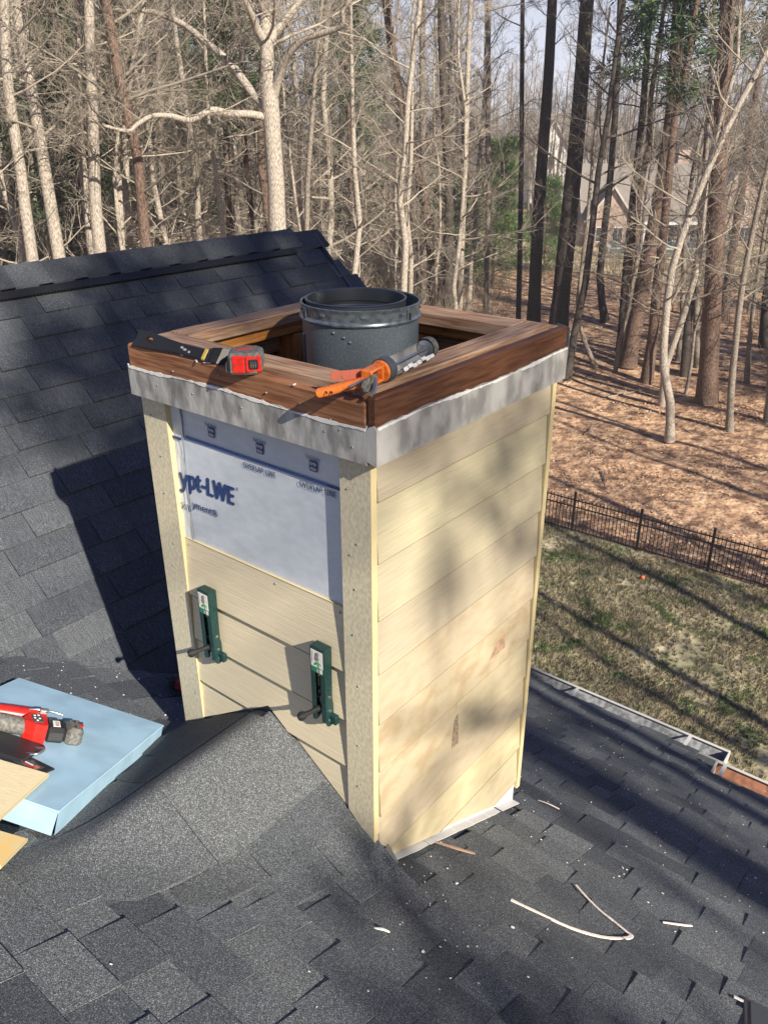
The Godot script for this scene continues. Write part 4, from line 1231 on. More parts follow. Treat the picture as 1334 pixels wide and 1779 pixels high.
func make_gauges() -> void:
	for k in 2:
		var pos: Vector3 = [Vector3(-0.0015, -0.245, -0.682), Vector3(-0.0015, -0.247, -0.183)][k]
		var t := root_at("siding_gauge", pos)
		tag(t, ["dark green steel siding gauge clamped under the upper lap beside the left trim board", "dark green steel siding gauge clamped beside the near corner trim board"][k], "siding gauge", "pair of siding gauges on the chimney")
		t.basis = ZY
		var w := 0.054
		var d := 0.034
		var g := Geo.new()
		# front plate with an open slot
		g.box(at(Vector3(0, 0.100, d)), Vector3(w, 0.080, 0.002), 0.0006)
		g.box(at(Vector3(-w / 2 + 0.0085, -0.030, d)), Vector3(0.017, 0.182, 0.002), 0.0006)
		g.box(at(Vector3(w / 2 - 0.0085, -0.030, d)), Vector3(0.017, 0.182, 0.002), 0.0006)
		put("front_plate", g.mesh(), M.green_steel, t)
		for s in [-1.0, 1.0]:   # side flanges, rounded at the foot
			g = Geo.new()
			var pl := PackedVector2Array([Vector2(0.002, 0.14), Vector2(d, 0.14), Vector2(d, -0.118)])
			for j in 7:
				var a := PI * j / 6.0
				pl.append(Vector2(d / 2 + cos(a) * d / 2, -0.122 - sin(a) * 0.016))
			pl.append(Vector2(0.002, -0.118))
			pl.append(Vector2(0.002, -0.06))
			pl.append(Vector2(-0.006 + 0.012, -0.045))
			g.prism(pl, Transform3D(Basis(Vector3(0, 0, 1), Vector3(0, 1, 0), Vector3(-1, 0, 0)), Vector3(s * w / 2, 0, 0)), -0.001, 0.001)
			var fl := put("side_flange", g.mesh(), M.green_steel, t)
			for j in 6: put("flange_hole", boxm(Vector3(0.0006, 0.004, 0.004)), M.black_metal, fl, at(Vector3(s * (w / 2 + 0.0012), 0.07 - 0.018 * j, 0.020)))
			for y in [-0.030, -0.082, -0.118]:
				g = Geo.new()
				g.lathe(PackedVector2Array([Vector2(0.0055, 0), Vector2(0.005, 0.002), Vector2(0.0, 0.0026)]), 10, Transform3D(Basis(Vector3(0, 0, 1), -s * PI / 2), Vector3(s * (w / 2 + 0.001), y, 0.018)))
				put("rivet", g.mesh(), M.steel, t)
		put("top_plate", boxm(Vector3(w, 0.002, d - 0.004), 0.0006), M.green_steel, t, at(Vector3(0, 0.1395, d / 2)))
		put("foot_bracket", boxm(Vector3(0.040, 0.030, 0.018), 0.002), M.green_steel, t, at(Vector3(0.030, -0.112, 0.010)))
		put("back_plate", boxm(Vector3(0.046, 0.20, 0.002)), M.black_metal, t, at(Vector3(0, -0.03, 0.006)))
		put("clamp_bar", boxm(Vector3(0.030, 0.010, 0.010), 0.002), M.black_metal, t, Transform3D(Basis(Vector3(0, 0, 1), 0.3), Vector3(0, -0.010, 0.020)))
		put("clamp_plate", boxm(Vector3(0.026, 0.030, 0.004), 0.001), M.steel, t, Transform3D(Basis(Vector3(0, 0, 1), 0.4), Vector3(0.002, -0.052, 0.022)))
		put("lock_plate", boxm(Vector3(0.014, 0.026, 0.016), 0.002), M.steel, t, at(Vector3(0.006, -0.108, 0.022)))
		put("brass_screw", boxm(Vector3(0.010, 0.018, 0.006), 0.002), M.yellow, t, at(Vector3(-0.002, 0.045, 0.024)))
		# lever with a ball end
		g = Geo.new()
		var p0 := Vector3(-0.004, -0.080, 0.020)
		var p1 := Vector3(-0.012, -0.070, 0.098)
		g.tube(path3([p0, p0.lerp(p1, 0.2), p0.lerp(p1, 0.5), p0.lerp(p1, 0.78), p0.lerp(p1, 0.88), p1, p0.lerp(p1, 1.09), p0.lerp(p1, 1.13)]), PackedFloat32Array([0.011, 0.0095, 0.0068, 0.0085, 0.0125, 0.0148, 0.0115, 0.004]), 16)
		put("lever", g.mesh(), M.black_plastic, t)
		# sticker
		var st := put("sticker", boxm(Vector3(0.046, 0.058, 0.0004)), M.paper, t, at(Vector3(0.0, 0.103, d + 0.0014)))
		letters("Gecko", 0.011, 0.030, 0.8, 0.1, Vector3(0.004, 0.008, 0.0005), Basis.IDENTITY, M.black_plastic, st, "sticker_lettering", -PI / 2)
		letters("Gauge", 0.009, 0.026, 0.8, 0.1, Vector3(-0.005, 0.006, 0.0005), Basis.IDENTITY, M.black_plastic, st, "sticker_lettering", -PI / 2)
		put("sticker_line", boxm(Vector3(0.0016, 0.038, 0.0004)), M.grey_plastic, st, at(Vector3(-0.018, 0.004, 0.0003)))
		g = Geo.new()
		for q in [[-0.006, -0.018, 0.006, 0.8], [0.004, -0.021, 0.006, 2.0], [0.010, -0.014, 0.005, 2.6], [-0.001, -0.012, 0.004, 0.2]]:
			var lf := PackedVector2Array()
			for j in 10:
				var a := TAU * j / 10.0
				lf.append(Vector2(q[0], q[1]) + Vector2(cos(a) * q[2] * 1.5, sin(a) * q[2] * 0.6).rotated(q[3]))
			g.prism(lf, at(Vector3(0, 0, 0.0001 * g.v.size() * 0.001)), 0.0, 0.0006)
		put("sticker_emblem", g.mesh(), M.leaf_green, st)
		var gl := put("lower_label", boxm(Vector3(0.046, 0.018, 0.0004)), M.green_label, t, at(Vector3(0.0, 0.064, d + 0.0014)))
		put("label_print", boxm(Vector3(0.008, 0.012, 0.0004)), M.band_light, gl, at(Vector3(0.002, -0.001, 0.0003)))
		put("label_print", boxm(Vector3(0.009, 0.014, 0.0004)), M.paper, gl, at(Vector3(0.015, 0.0, 0.0003)))

# ---------------------------------------------------------------- things on the roof
func make_roof_things() -> void:
	var N := Vector3(0.5, 1, 0).normalized()
	# sheet metal cover
	var A := Vector3(-0.352, -0.608, -1.42)
	var B := Vector3(-0.099, -0.734, -0.921)
	var C := Vector3(-0.72, -0.424, -0.613)
	var e1 := (A - B).normalized()
	var e2 := ((C - B) - e1 * (C - B).dot(e1)).normalized()
	var nn := e1.cross(e2)
	if nn.y < 0: nn = -nn
	var L1 := A.distance_to(B)
	var L2 := C.distance_to(B)
	var cv := root_at("chase_cover", B - nn * 0.075)
	tag(cv, "pale blue sheet metal chimney cover lying on the roof under the red saw", "chimney cover")
	cv.basis = Basis(e1, nn, e1.cross(nn))
	if cv.basis.z.dot(e2) < 0: cv.basis = Basis(-e1, nn, (-e1).cross(nn))
	var sx := signf(cv.basis.x.dot(e1))
	var g := Geo.new()
	var H := 0.075
	var q := [Vector3(0, H, 0), Vector3(sx * L1, H, 0), Vector3(sx * L1, H, L2), Vector3(0, H, L2)]
	var mid := Vector3(sx * L1 / 2, H + 0.006, L2 / 2)
	for k in 4:
		var t1 := (q[k] as Vector3)
		var t2 := (q[(k + 1) % 4] as Vector3)
		var n2 := (t2 - t1).cross(mid - t1).normalized()
		if n2.y < 0: n2 = -n2
		g.tri(t1, t2, mid, n2)
	put("top_sheet", g.mesh(), M.blue_film, cv)
	for k in 4:
		var t1 := (q[k] as Vector3)
		var t2 := (q[(k + 1) % 4] as Vector3)
		var o := ((t1 + t2) / 2 - Vector3(sx * L1 / 2, H, L2 / 2)).normalized() * 0.006
		g = Geo.new()
		g.face(t1, t2, t2 + o - Vector3(0, H - 0.004, 0), t1 + o - Vector3(0, H - 0.004, 0), Vector3(sx * L1 / 2, 0, L2 / 2))
		var sk := put("skirt", g.mesh(), M.blue_film, cv)
		g = Geo.new()
		g.tube(path3([t1 - Vector3(0, 0.0035, 0), t2 - Vector3(0, 0.0035, 0)]), PackedFloat32Array([0.004, 0.004]), 8)
		put("folded_edge", g.mesh(), M.blue_film, sk)
	# off-cuts of siding lying over the cover
	var along := Vector3(-0.507, 0.253, -0.829).normalized()
	var specs := [[Vector3(-0.629, -0.457, -0.707), 0.298, 0.9, "cream lap siding off-cut lying over the corner of the blue cover", M.offcut], [Vector3(-0.816, -0.366, -0.456), 0.135, 0.7, "narrow cream siding off-cut with a rough yellow back, half under the wider one", M.offcut_back]]
	for k in 2:
		var s: Array = specs[k]
		var ac := N.cross(along).normalized()
		if ac.dot(Vector3(-0.21, 0.1, 0.21)) < 0: ac = -ac
		var o := root_at("siding_offcut", s[0] + N * (0.004 - 0.014 * k))
		tag(o, s[3], "siding board", "siding off-cuts on the roof")
		var bz := along.cross(N)
		o.basis = Basis(along, N, bz)
		var sgn := signf(bz.dot(ac))
		put("board", boxm(Vector3(s[2], 0.009, s[1]), 0.001), s[4], o, at(Vector3(s[2] / 2, 0, sgn * s[1] / 2)))
		put("cut_edge", boxm(Vector3(0.0015, 0.0095, s[1] + 0.001)), M.trim_edge, o, at(Vector3(-0.001, 0, sgn * s[1] / 2)))
	# red cordless saw
	var bx := Vector3(0.083, -0.042, 0.049)
	bx = (bx - N * bx.dot(N)).normalized()
	var sb := Basis(bx, N, bx.cross(N))   # local z points down the picture
	var S := Vector3(-0.478, -0.535, -0.925)
	var t := root_at("cordless_saw", S - N * 0.03)
	tag(t, "red cordless saw with a black battery lying on the blue cover", "power tool")
	t.basis = sb
	put("battery_foot", boxm(Vector3(0.066, 0.050, 0.094), 0.012), M.black_plastic, t, at(Vector3(-0.018, 0.052, 0.0)))
	var bat := put("battery", boxm(Vector3(0.052, 0.060, 0.090), 0.012), M.grey_plastic, t, at(Vector3(0.040, 0.050, 0.002)))
	for k in 2: put("battery_notch", boxm(Vector3(0.006, 0.004, 0.014), 0.001), M.black_plastic, bat, at(Vector3(0.0, 0.0295, -0.022 + 0.040 * k)))
	put("battery_mark", boxm(Vector3(0.014, 0.002, 0.020)), M.slate_lid, bat, at(Vector3(0.018, 0.0295, -0.012)))
	put("battery_mark", boxm(Vector3(0.014, 0.002, 0.014)), M.red, bat, at(Vector3(0.018, 0.0295, 0.006)))
	var lab := put("name_plate", boxm(Vector3(0.022, 0.0012, 0.042)), M.paper, t, at(Vector3(-0.018, 0.0778, 0.006)))
	var flat := Basis(Vector3(0, 0, -1), Vector3(-1, 0, 0), Vector3(0, 1, 0))
	letters("M", 0.010, 0.010, 1.0, 0, Vector3(0.002, 0.0012, 0.012), flat, M.red, lab, "plate_lettering")
	letters("123", 0.010, 0.018, 0.5, 0, Vector3(0.002, 0.0012, -0.004), flat, M.black_plastic, lab, "plate_lettering")
	var rear := Geo.new()   # red rear housing, tapered
	rear.prism(PackedVector2Array([Vector2(-0.118, -0.006), Vector2(-0.098, -0.040), Vector2(-0.055, -0.052), Vector2(-0.048, -0.048), Vector2(-0.048, 0.048), Vector2(-0.060, 0.052), Vector2(-0.085, 0.045), Vector2(-0.112, 0.022)]), Transform3D(Basis(Vector3(1, 0, 0), Vector3(0, 0, 1), Vector3(0, -1, 0)), Vector3(0, 0.060, 0)), -0.028, 0.040)
	put("rear_housing", rear.mesh(), M.red, t)
	var pad := put("control_panel", boxm(Vector3(0.030, 0.003, 0.056), 0.001), M.slate_lid, t, Transform3D(Basis(Vector3(0, 1, 0), 0.12), Vector3(-0.078, 0.0885, 0.002)))
	for p in [[-0.006, -0.018], [0.006, -0.020], [-0.008, 0.0], [0.006, 0.004], [-0.003, 0.018]]:
		put("key", boxm(Vector3(0.007, 0.002, 0.007), 0.001), M.paper, pad, at(Vector3(p[0], 0.002, p[1])))
	var hg := Geo.new()
	var hpath := smooth_path(path3([Vector3(-0.060, 0.060, -0.070), Vector3(-0.12, 0.058, -0.082), Vector3(-0.20, 0.060, -0.085), Vector3(-0.30, 0.060, -0.078), Vector3(-0.42, 0.055, -0.07)]), 4)
	var hw := PackedFloat32Array()
	var hh := PackedFloat32Array()
	for i in hpath.size():
		hw.append(0.054 + 0.006 * sin(i * 0.5))
		hh.append(0.052)
	hw[0] = 0.040
	hh[0] = 0.034
	sweep(hg, hpath, Vector3(0, 1, 0), hw, hh, 20)
	put("handle", hg.mesh(), M.red, t)
	put("handle_grip", boxm(Vector3(0.30, 0.030, 0.020), 0.008), M.slate_lid, t, at(Vector3(-0.26, 0.062, -0.108)))
	hg = Geo.new()
	hg.tube(path3([Vector3(-0.10, 0.055, 0.0), Vector3(-0.17, 0.055, -0.02), Vector3(-0.36, 0.05, -0.025)]), PackedFloat32Array([0.026, 0.030, 0.030]), 18)
	put("motor", hg.mesh(), M.grey_plastic, t)
	put("guard", boxm(Vector3(0.20, 0.008, 0.075), 0.003), M.black_plastic, t, Transform3D(Basis(Vector3(0, 1, 0), -0.80), Vector3(-0.120, 0.024, 0.165)))
	put("blade_housing", boxm(Vector3(0.20, 0.016, 0.14), 0.006), M.black_plastic, t, Transform3D(Basis(Vector3(0, 1, 0), -0.55), Vector3(-0.165, 0.030, 0.085)))
	var sk2 := put("guard_sticker", boxm(Vector3(0.155, 0.0008, 0.040)), M.slate_lid, t, Transform3D(Basis(Vector3(0, 1, 0), -0.80), Vector3(-0.124, 0.0286, 0.170)))
	put("sticker_print", boxm(Vector3(0.060, 0.0006, 0.006)), M.red, sk2, at(Vector3(0.035, 0.0006, 0.006)))
	put("sticker_print", boxm(Vector3(0.060, 0.0006, 0.005)), M.paper, sk2, at(Vector3(0.020, 0.0006, -0.004)))
	put("sticker_print", boxm(Vector3(0.016, 0.0006, 0.020)), M.torn_tape, sk2, at(Vector3(0.062, 0.0006, -0.001)))
	hg = Geo.new()
	hg.tube(smooth_path(path3([Vector3(-0.075, 0.035, 0.100), Vector3(-0.055, 0.045, 0.125), Vector3(-0.075, 0.040, 0.150), Vector3(-0.105, 0.034, 0.140)]), 4), taper(13, 0.0045, 0.0045), 8)
	put("ring", hg.mesh(), M.steel, t)
	hg = Geo.new()
	hg.tube(smooth_path(path3([Vector3(-0.10, 0.088, -0.066), Vector3(-0.07, 0.092, -0.060), Vector3(-0.03, 0.088, -0.062), Vector3(0.005, 0.082, -0.058)]), 3), taper(10, 0.004, 0.0028), 8)
	hg.box(at(Vector3(-0.055, 0.090, -0.060)), Vector3(0.03, 0.014, 0.014), 0.004)
	put("rafter_hook", hg.mesh(), M.steel, t)
	hg = Geo.new()
	hg.lathe(PackedVector2Array([Vector2(0.0, 0.0), Vector2(0.045, 0.0), Vector2(0.045, 0.003), Vector2(0.0, 0.003)]), 30, Transform3D(Basis(Vector3(1, 0, 0), 0.1), Vector3(-0.035, 0.016, 0.150)))
	put("shoe", hg.mesh(), M.steel, t)
	# red tool in the dark by the valley
	var rt := root_at("red_tool", Vector3(0.262, low_y(0.262) + 0.012, -1.30))
	tag(rt, "small red and black tool in the shade beside the chimney foot", "power tool")
	rt.basis = Basis(N.cross(Vector3(0, 0, 1)) * -1.0, N, Vector3(0, 0, 1)) if false else Basis(Vector3(0, 0, 1), N, Vector3(0, 0, 1).cross(N))
	put("body", boxm(Vector3(0.14, 0.055, 0.062), 0.014), M.red_box, rt, at(Vector3(0.02, 0.032, 0)))
	put("nose", boxm(Vector3(0.05, 0.046, 0.050), 0.012), M.black_plastic, rt, at(Vector3(-0.07, 0.030, 0)))
	put("tip", boxm(Vector3(0.04, 0.012, 0.012), 0.003), M.black_plastic, rt, at(Vector3(-0.11, 0.024, 0)))
	put("base_plate", boxm(Vector3(0.15, 0.008, 0.07), 0.003), M.black_plastic, rt, at(Vector3(0.01, 0.004, 0)))
	put("window", boxm(Vector3(0.034, 0.026, 0.004), 0.001), M.black_plastic, rt, at(Vector3(0.03, 0.038, -0.032)))
	# dark lid in the lower right corner
	var K := Vector3(0.461, low_y(0.461) + 0.006, 1.033)
	var ld := root_at("dark_panel", K)
	tag(ld, "dark slate flat panel with a white tab lying on the shingles", "panel")
	var ex := Vector3(0.017, -0.009, 0.10)
	ex = (ex - N * ex.dot(N)).normalized()
	ld.basis = Basis(ex, N, ex.cross(N))   # local z runs up or down the slope
	var sg := signf(ld.basis.z.dot(Vector3(-1, 0.5, 0)))
	put("panel_sheet", boxm(Vector3(0.40, 0.012, 0.30), 0.004), M.slate_lid, ld, at(Vector3(0.20, 0.006, sg * 0.15)))
	put("raised_field", boxm(Vector3(0.37, 0.006, 0.27), 0.003), M.slate_lid, ld, at(Vector3(0.20, 0.0145, sg * 0.157)))
	put("white_tab", boxm(Vector3(0.030, 0.003, 0.014), 0.001), M.paper, ld, at(Vector3(-0.013, 0.008, sg * 0.028)))
	# scraps
	var strip := root_at("wood_strip", Vector3(0.30, low_y(0.30) + 0.012, 0.60))
	tag(strip, "long pale peeled strip bent into a sharp hook on the shingles", "wood strip")
	var pts := [Vector3(0.241, 0, 0.361), Vector3(0.258, 0, 0.440), Vector3(0.285, 0, 0.548), Vector3(0.335, 0, 0.630), Vector3(0.398, 0, 0.682), Vector3(0.437, 0, 0.693), Vector3(0.445, 0, 0.672), Vector3(0.462, 0, 0.620), Vector3(0.478, 0, 0.566), Vector3(0.510, 0, 0.505), Vector3(0.545, 0, 0.452)]
	var sp := PackedVector3Array()
	for p in pts: sp.append(Vector3(p.x, low_y(p.x) + 0.014, p.z) - strip.position)
	sp = smooth_path(sp, 3)
	g = Geo.new()
	var rr := RandomNumberGenerator.new()
	rr.seed = 9
	for i in sp.size() - 1:
		var d := (sp[i + 1] - sp[i]).normalized()
		var w := (0.0085 if i < 16 else 0.006) + rr.randf_range(-0.001, 0.001)
		g.box(Transform3D(Basis(d, N, d.cross(N)).orthonormalized(), (sp[i] + sp[i + 1]) / 2), Vector3(sp[i].distance_to(sp[i + 1]) + 0.003, 0.004, w * 1.5), 0.001)
	put("strip", g.mesh(), M.strip_wood, strip)
	var bits := [["wood_strip", "short curled pale wood strip right of the bent strip", Vector3(0.63, 0, 0.735), Vector3(0.712, 0, 0.810), 0.008, "strip_wood"], ["wood_strip", "pinkish bark sliver at the foot of the right chimney face", Vector3(0.305, 0, 0.018), Vector3(0.375, 0, 0.140), 0.012, "bark_chip"], ["wood_strip", "thin white sliver on the shingles right of the chimney", Vector3(1.05, 0, 0.05), Vector3(1.07, 0, 0.14), 0.006, "strip_wood"], ["paint_curl", "small white curl near the near chimney corner", Vector3(-0.12, 0, 0.045), Vector3(-0.085, 0, 0.085), 0.009, "torn_paint"], ["paint_curl", "small white curl on the shingles in front of the chimney", Vector3(-0.255, 0, 0.200), Vector3(-0.228, 0, 0.235), 0.007, "torn_paint"]]
	for s in bits:
		var a := Vector3(s[2].x, low_y(s[2].x) + 0.012, s[2].z)
		var c := Vector3(s[3].x, low_y(s[3].x) + 0.012, s[3].z)
		var m3 := (a + c) / 2 + (c - a).cross(N).normalized() * a.distance_to(c) * 0.10 + N * 0.006
		var o := root_at(s[0], (a + c) / 2)
		tag(o, s[1], "wood strip" if s[0] == "wood_strip" else "paint chip")
		g = Geo.new()
		var pp := smooth_path(path3([a - o.position, m3 - o.position, c - o.position]), 4)
		for i in pp.size() - 1:
			var d := (pp[i + 1] - pp[i]).normalized()
			g.box(Transform3D(Basis(d, N, d.cross(N)).orthonormalized(), (pp[i] + pp[i + 1]) / 2), Vector3(pp[i].distance_to(pp[i + 1]) + 0.002, 0.004, s[4] * (1.3 - absf(i - 3.5) * 0.1)), 0.001)
		put("strip", g.mesh(), M[s[5]], o)
	var gs := root_at("green_scrap", Vector3(-0.408, low_y(-0.408) + 0.014, -0.683))
	tag(gs, "small grey green scrap in the chimney shadow beside the blue cover", "scrap")
	gs.basis = Basis(Vector3(0, 0, 1), N, Vector3(0, 0, 1).cross(N)).rotated(N, -0.5)
	put("scrap", boxm(Vector3(0.036, 0.006, 0.016), 0.001), M.green_label, gs)
	put("scrap_face", boxm(Vector3(0.032, 0.002, 0.006), 0.0005), M.band_light, gs, at(Vector3(0, 0.004, -0.003)))
	# chips and crumbs of paint all over the roof
	var mm := MultiMesh.new()
	mm.transform_format = MultiMesh.TRANSFORM_3D
	mm.mesh = boxm(Vector3(0.0062, 0.002, 0.0034), 0.0005)
	mm.instance_count = 620
	for k in 620:
		var x := rr.randf_range(-0.9, 2.8)
		var z := rr.randf_range(-1.2, 1.6)
		if k < 330:
			x = rr.randf_range(0.6, 2.7)
			z = rr.randf_range(-0.9, 1.2)
		elif k < 400:
			x = rr.randf_range(-0.3, 0.25)
			z = rr.randf_range(0.0, 0.5)
		elif k < 460:
			x = rr.randf_range(-0.3, 0.2)
			z = rr.randf_range(-1.75, -1.0)
		if x > -0.05 and x < 0.97 and z > -0.95 and z < 0.03 or (x < 0.0 and z > -1.1 and z < 0.15 and x > -0.8): x += 1.1
		var sc := rr.randf_range(0.35, 1.15) * (1.7 if rr.randf() < 0.06 else 1.0)
		mm.set_instance_transform(k, Transform3D(Basis(Vector3(0, 1, 0), rr.randf() * TAU).rotated(Vector3(0, 0, 1), -0.46) * Basis.from_scale(Vector3(sc, sc, sc * rr.randf_range(0.5, 1.5))), Vector3(x, low_y(x) + 0.0105, z)))
	var mo := MultiMeshInstance3D.new()
	mo.name = numbered("paint_crumbs")
	mo.multimesh = mm
	mo.material_override = M.torn_paint
	add_child(mo)
	tag(mo, "white paint crumbs scattered over the grey shingles", "debris", "", "stuff")

# ---------------------------------------------------------------- ground, woods and far houses
var lie := FastNoiseLite.new()

func ground_y(x: float, z: float) -> float:
	var k := smoothstep(19.0, 26.0, maxf(x, -z * 0.9))
	return -9.0 + k * 0.30 * lie.get_noise_2d(x, z) + 0.6 * smoothstep(60.0, 110.0, Vector2(x, z).length()) * lie.get_noise_2d(x * 0.3, z * 0.3)

func sheet(called: String, x0: float, x1: float, z0: float, z1: float, step: float, lift: float, m: Material) -> MeshInstance3D:
	var st := PackedVector3Array()
	var nn := PackedVector3Array()
	var ix := PackedInt32Array()
	var nx := int((x1 - x0) / step)
	var nz := int((z1 - z0) / step)
	for i in nx + 1:
		for j in nz + 1:
			var x := x0 + (x1 - x0) * i / nx
			var z := z0 + (z1 - z0) * j / nz
			st.append(Vector3(x, ground_y(x, z) + lift, z))
			nn.append(Vector3(ground_y(x - 0.3, z) - ground_y(x + 0.3, z), 0.6, ground_y(x, z - 0.3) - ground_y(x, z + 0.3)).normalized())
	for i in nx:
		for j in nz:
			var a := i * (nz + 1) + j
			ix.append_array([a, a + nz + 1, a + 1, a + 1, a + nz + 1, a + nz + 2])
	var arr := []
	arr.resize(Mesh.ARRAY_MAX)
	arr[Mesh.ARRAY_VERTEX] = st; arr[Mesh.ARRAY_NORMAL] = nn; arr[Mesh.ARRAY_INDEX] = ix
	var am := ArrayMesh.new()
	am.add_surface_from_arrays(Mesh.PRIMITIVE_TRIANGLES, arr)
	return structure(called, am, m)

func scatter(called: String, m: Mesh, ma: Material, xf: Array, cols: Array, label: String, category: String) -> void:
	var mm := MultiMesh.new()
	mm.transform_format = MultiMesh.TRANSFORM_3D
	mm.use_colors = cols.size() > 0
	mm.mesh = m
	mm.instance_count = xf.size()
	for k in xf.size():
		mm.set_instance_transform(k, xf[k])
		if cols.size(): mm.set_instance_color(k, cols[k])
	var o := MultiMeshInstance3D.new()
	o.name = numbered(called)
	o.multimesh = mm
	o.material_override = ma
	add_child(o)
	tag(o, label, category, "", "stuff")

func in_wedge(x: float, z: float, margin: float) -> bool:   # ground the photograph can see, with a margin in degrees
	var a := rad_to_deg(atan2(x + 1.4, -(z - 1.165)))
	return a > 51.3 - 26.0 - margin and a < 51.3 + 26.0 + margin

func make_ground() -> void:
	lie.seed = 4
	lie.frequency = 0.11
	var fl := sheet("forest_floor", -60.0, 220.0, -200.0, 80.0, 2.0, 0.0, M.floor)
	tag(fl, "reddish brown forest floor strewn with dead leaves", "ground", "", "structure")
	var lw := sheet("lawn", 1.0, 17.62, -34.0, 30.0, 1.0, 0.03, M.lawn)
	tag(lw, "dormant tan and green lawn between house and fence", "lawn", "", "structure")
	var fy := sheet("far_yard", 58.0, 92.0, -50.0, -6.0, 2.0, 0.08, M.straw)
	tag(fy, "straw coloured yard in front of the brick house beyond the woods", "lawn", "", "structure")
	var r := RandomNumberGenerator.new()
	r.seed = 21
	# dead leaves
	var g := Geo.new()
	g.tri(Vector3(-0.5, 0.10, 0), Vector3(0, 0, -0.30), Vector3(0, 0, 0.30), Vector3(-0.2, 1, 0).normalized())
	g.tri(Vector3(0.5, 0.16, 0.05), Vector3(0, 0, -0.30), Vector3(0, 0, 0.30), Vector3(0.3, 1, 0).normalized())
	var leaf := g.mesh()
	var xf := []
	var cols := []
	var dens := FastNoiseLite.new()
	dens.frequency = 0.22
	dens.seed = 8
	while xf.size() < 45000:
		var d := 18.0 + 40.0 * pow(r.randf(), 1.6)
		var a := deg_to_rad(r.randf_range(24.0, 84.0))
		var x := -1.4 + sin(a) * d
		var z := 1.165 - cos(a) * d
		if x < 17.7 and z > -16.0: continue
		if dens.get_noise_2d(x, z) < r.randf_range(-0.6, 0.45): continue
		var s := r.randf_range(0.045, 0.10) * (1.0 + d * 0.008)
		xf.append(Transform3D(Basis.from_euler(Vector3(r.randf_range(-0.6, 0.6), r.randf() * TAU, r.randf_range(-0.6, 0.6))) * Basis.from_scale(Vector3(s, s, s)), Vector3(x, ground_y(x, z) + 0.015, z)))
		var t := r.randf()
		cols.append(Color(0.50, 0.33, 0.22).lerp(Color(0.16, 0.09, 0.06), t) if r.randf() < 0.86 else Color(0.60, 0.46, 0.34))
	scatter("dead_leaves", leaf, M.leafy, xf, cols, "brown dead leaves covering the ground beyond the fence", "leaves")
	# grass tufts on the lawn
	g = Geo.new()
	for k in 9:
		var a := TAU * k / 9.0 + 0.3 * (k % 3)
		var d := Vector3(cos(a), 0, sin(a))
		var sd := Vector3(-d.z, 0, d.x) * 0.08
		var tip := d * (0.45 + 0.25 * (k % 2)) + Vector3(0, 0.55 + 0.2 * (k % 3), 0)
		g.tri(d * 0.1 - sd, d * 0.1 + sd, tip, (Vector3(0, 1, 0) + d * 0.5).normalized())
	xf = []; cols = []
	dens.frequency = 0.35
	var patch := FastNoiseLite.new()
	patch.frequency = 0.9
	patch.seed = 31
	while xf.size() < 70000:
		var x := r.randf_range(2.5, 17.55)
		var z := r.randf_range(-14.0, 4.5)
		if not in_wedge(x, z, 6.0): continue
		var v := dens.get_noise_2d(x, z)
		if v < r.randf_range(-0.7, 0.35): continue
		var s := r.randf_range(0.05, 0.11)
		var y := ground_y(x, z) + 0.028
		xf.append(Transform3D(Basis(Vector3(0, 1, 0), r.randf() * TAU) * Basis.from_scale(Vector3(s * 1.3, s, s * 1.3)), Vector3(x, y, z)))
		var green := clampf(patch.get_noise_2d(x, z) * 3.2 - 0.40, 0.0, 1.0)
		cols.append(Color(0.50, 0.44, 0.30).lerp(Color(0.28, 0.245, 0.14), r.randf()).lerp(Color(0.06, 0.15, 0.025), green * r.randf_range(0.5, 1.0)))
	scatter("lawn_grass", g.mesh(), M.leafy, xf, cols, "short dry grass with green tufts on the lawn", "grass")
	var sticks := [[20.2, -2.6, 1.3, 0.4], [23.5, -5.0, 1.8, 1.9], [22.0, -8.5, 1.1, 2.6], [26.5, -3.5, 2.2, 0.9], [24.8, -10.5, 1.4, 0.1], [28.0, -8.0, 1.9, 2.2], [21.2, -6.0, 0.9, 1.2], [30.0, -12.0, 2.4, 0.5], [19.4, -4.6, 0.8, 2.9]]
	for k in sticks.size():
		var q: Array = sticks[k]
		var st := root_at("fallen_branch", Vector3(q[0], ground_y(q[0], q[1]) + 0.05, q[1]))
		tag(st, "dead forked branch lying on the leaf litter beyond the fence", "branch", "fallen branches beyond the fence")
		g = Geo.new()
		var sp := limb(g, Vector3.ZERO, Vector3(cos(q[3]), 0.02, sin(q[3])), q[2], 0.030, 0.008, 6, 6, 0.0, 0.10, r)
		put("branch", g.mesh(), M.bark_pale if k % 2 else M.bark_grey, st)
		g = Geo.new()
		twigs(g, sp, 4, q[2] * 0.35, 0.010, r, 0)
		put("twig", g.mesh(), M.twig_grey, st).set_meta("kind", "stuff")
	var b := root_at("ball", Vector3(0, 0, 0))
	b.position = Vector3(16.20, -8.90, -4.70)
	tag(b, "small orange ball lying on the lawn before the fence", "ball")
	g = Geo.new()
	var pr := PackedVector2Array()
	for k in 13: pr.append(Vector2(sin(PI * k / 12.0), -cos(PI * k / 12.0)) * 0.055)
	g.lathe(pr, 20, Transform3D.IDENTITY)
	put("shell", g.mesh(), M.ball, b)
	g = Geo.new()
	g.lathe(PackedVector2Array([Vector2(0.0545, -0.004), Vector2(0.0565, 0.0), Vector2(0.0545, 0.004)]), 20, Transform3D(Basis(Vector3(1, 0, 0), 0.6), Vector3.ZERO))
	put("seam", g.mesh(), M.black_plastic, b)

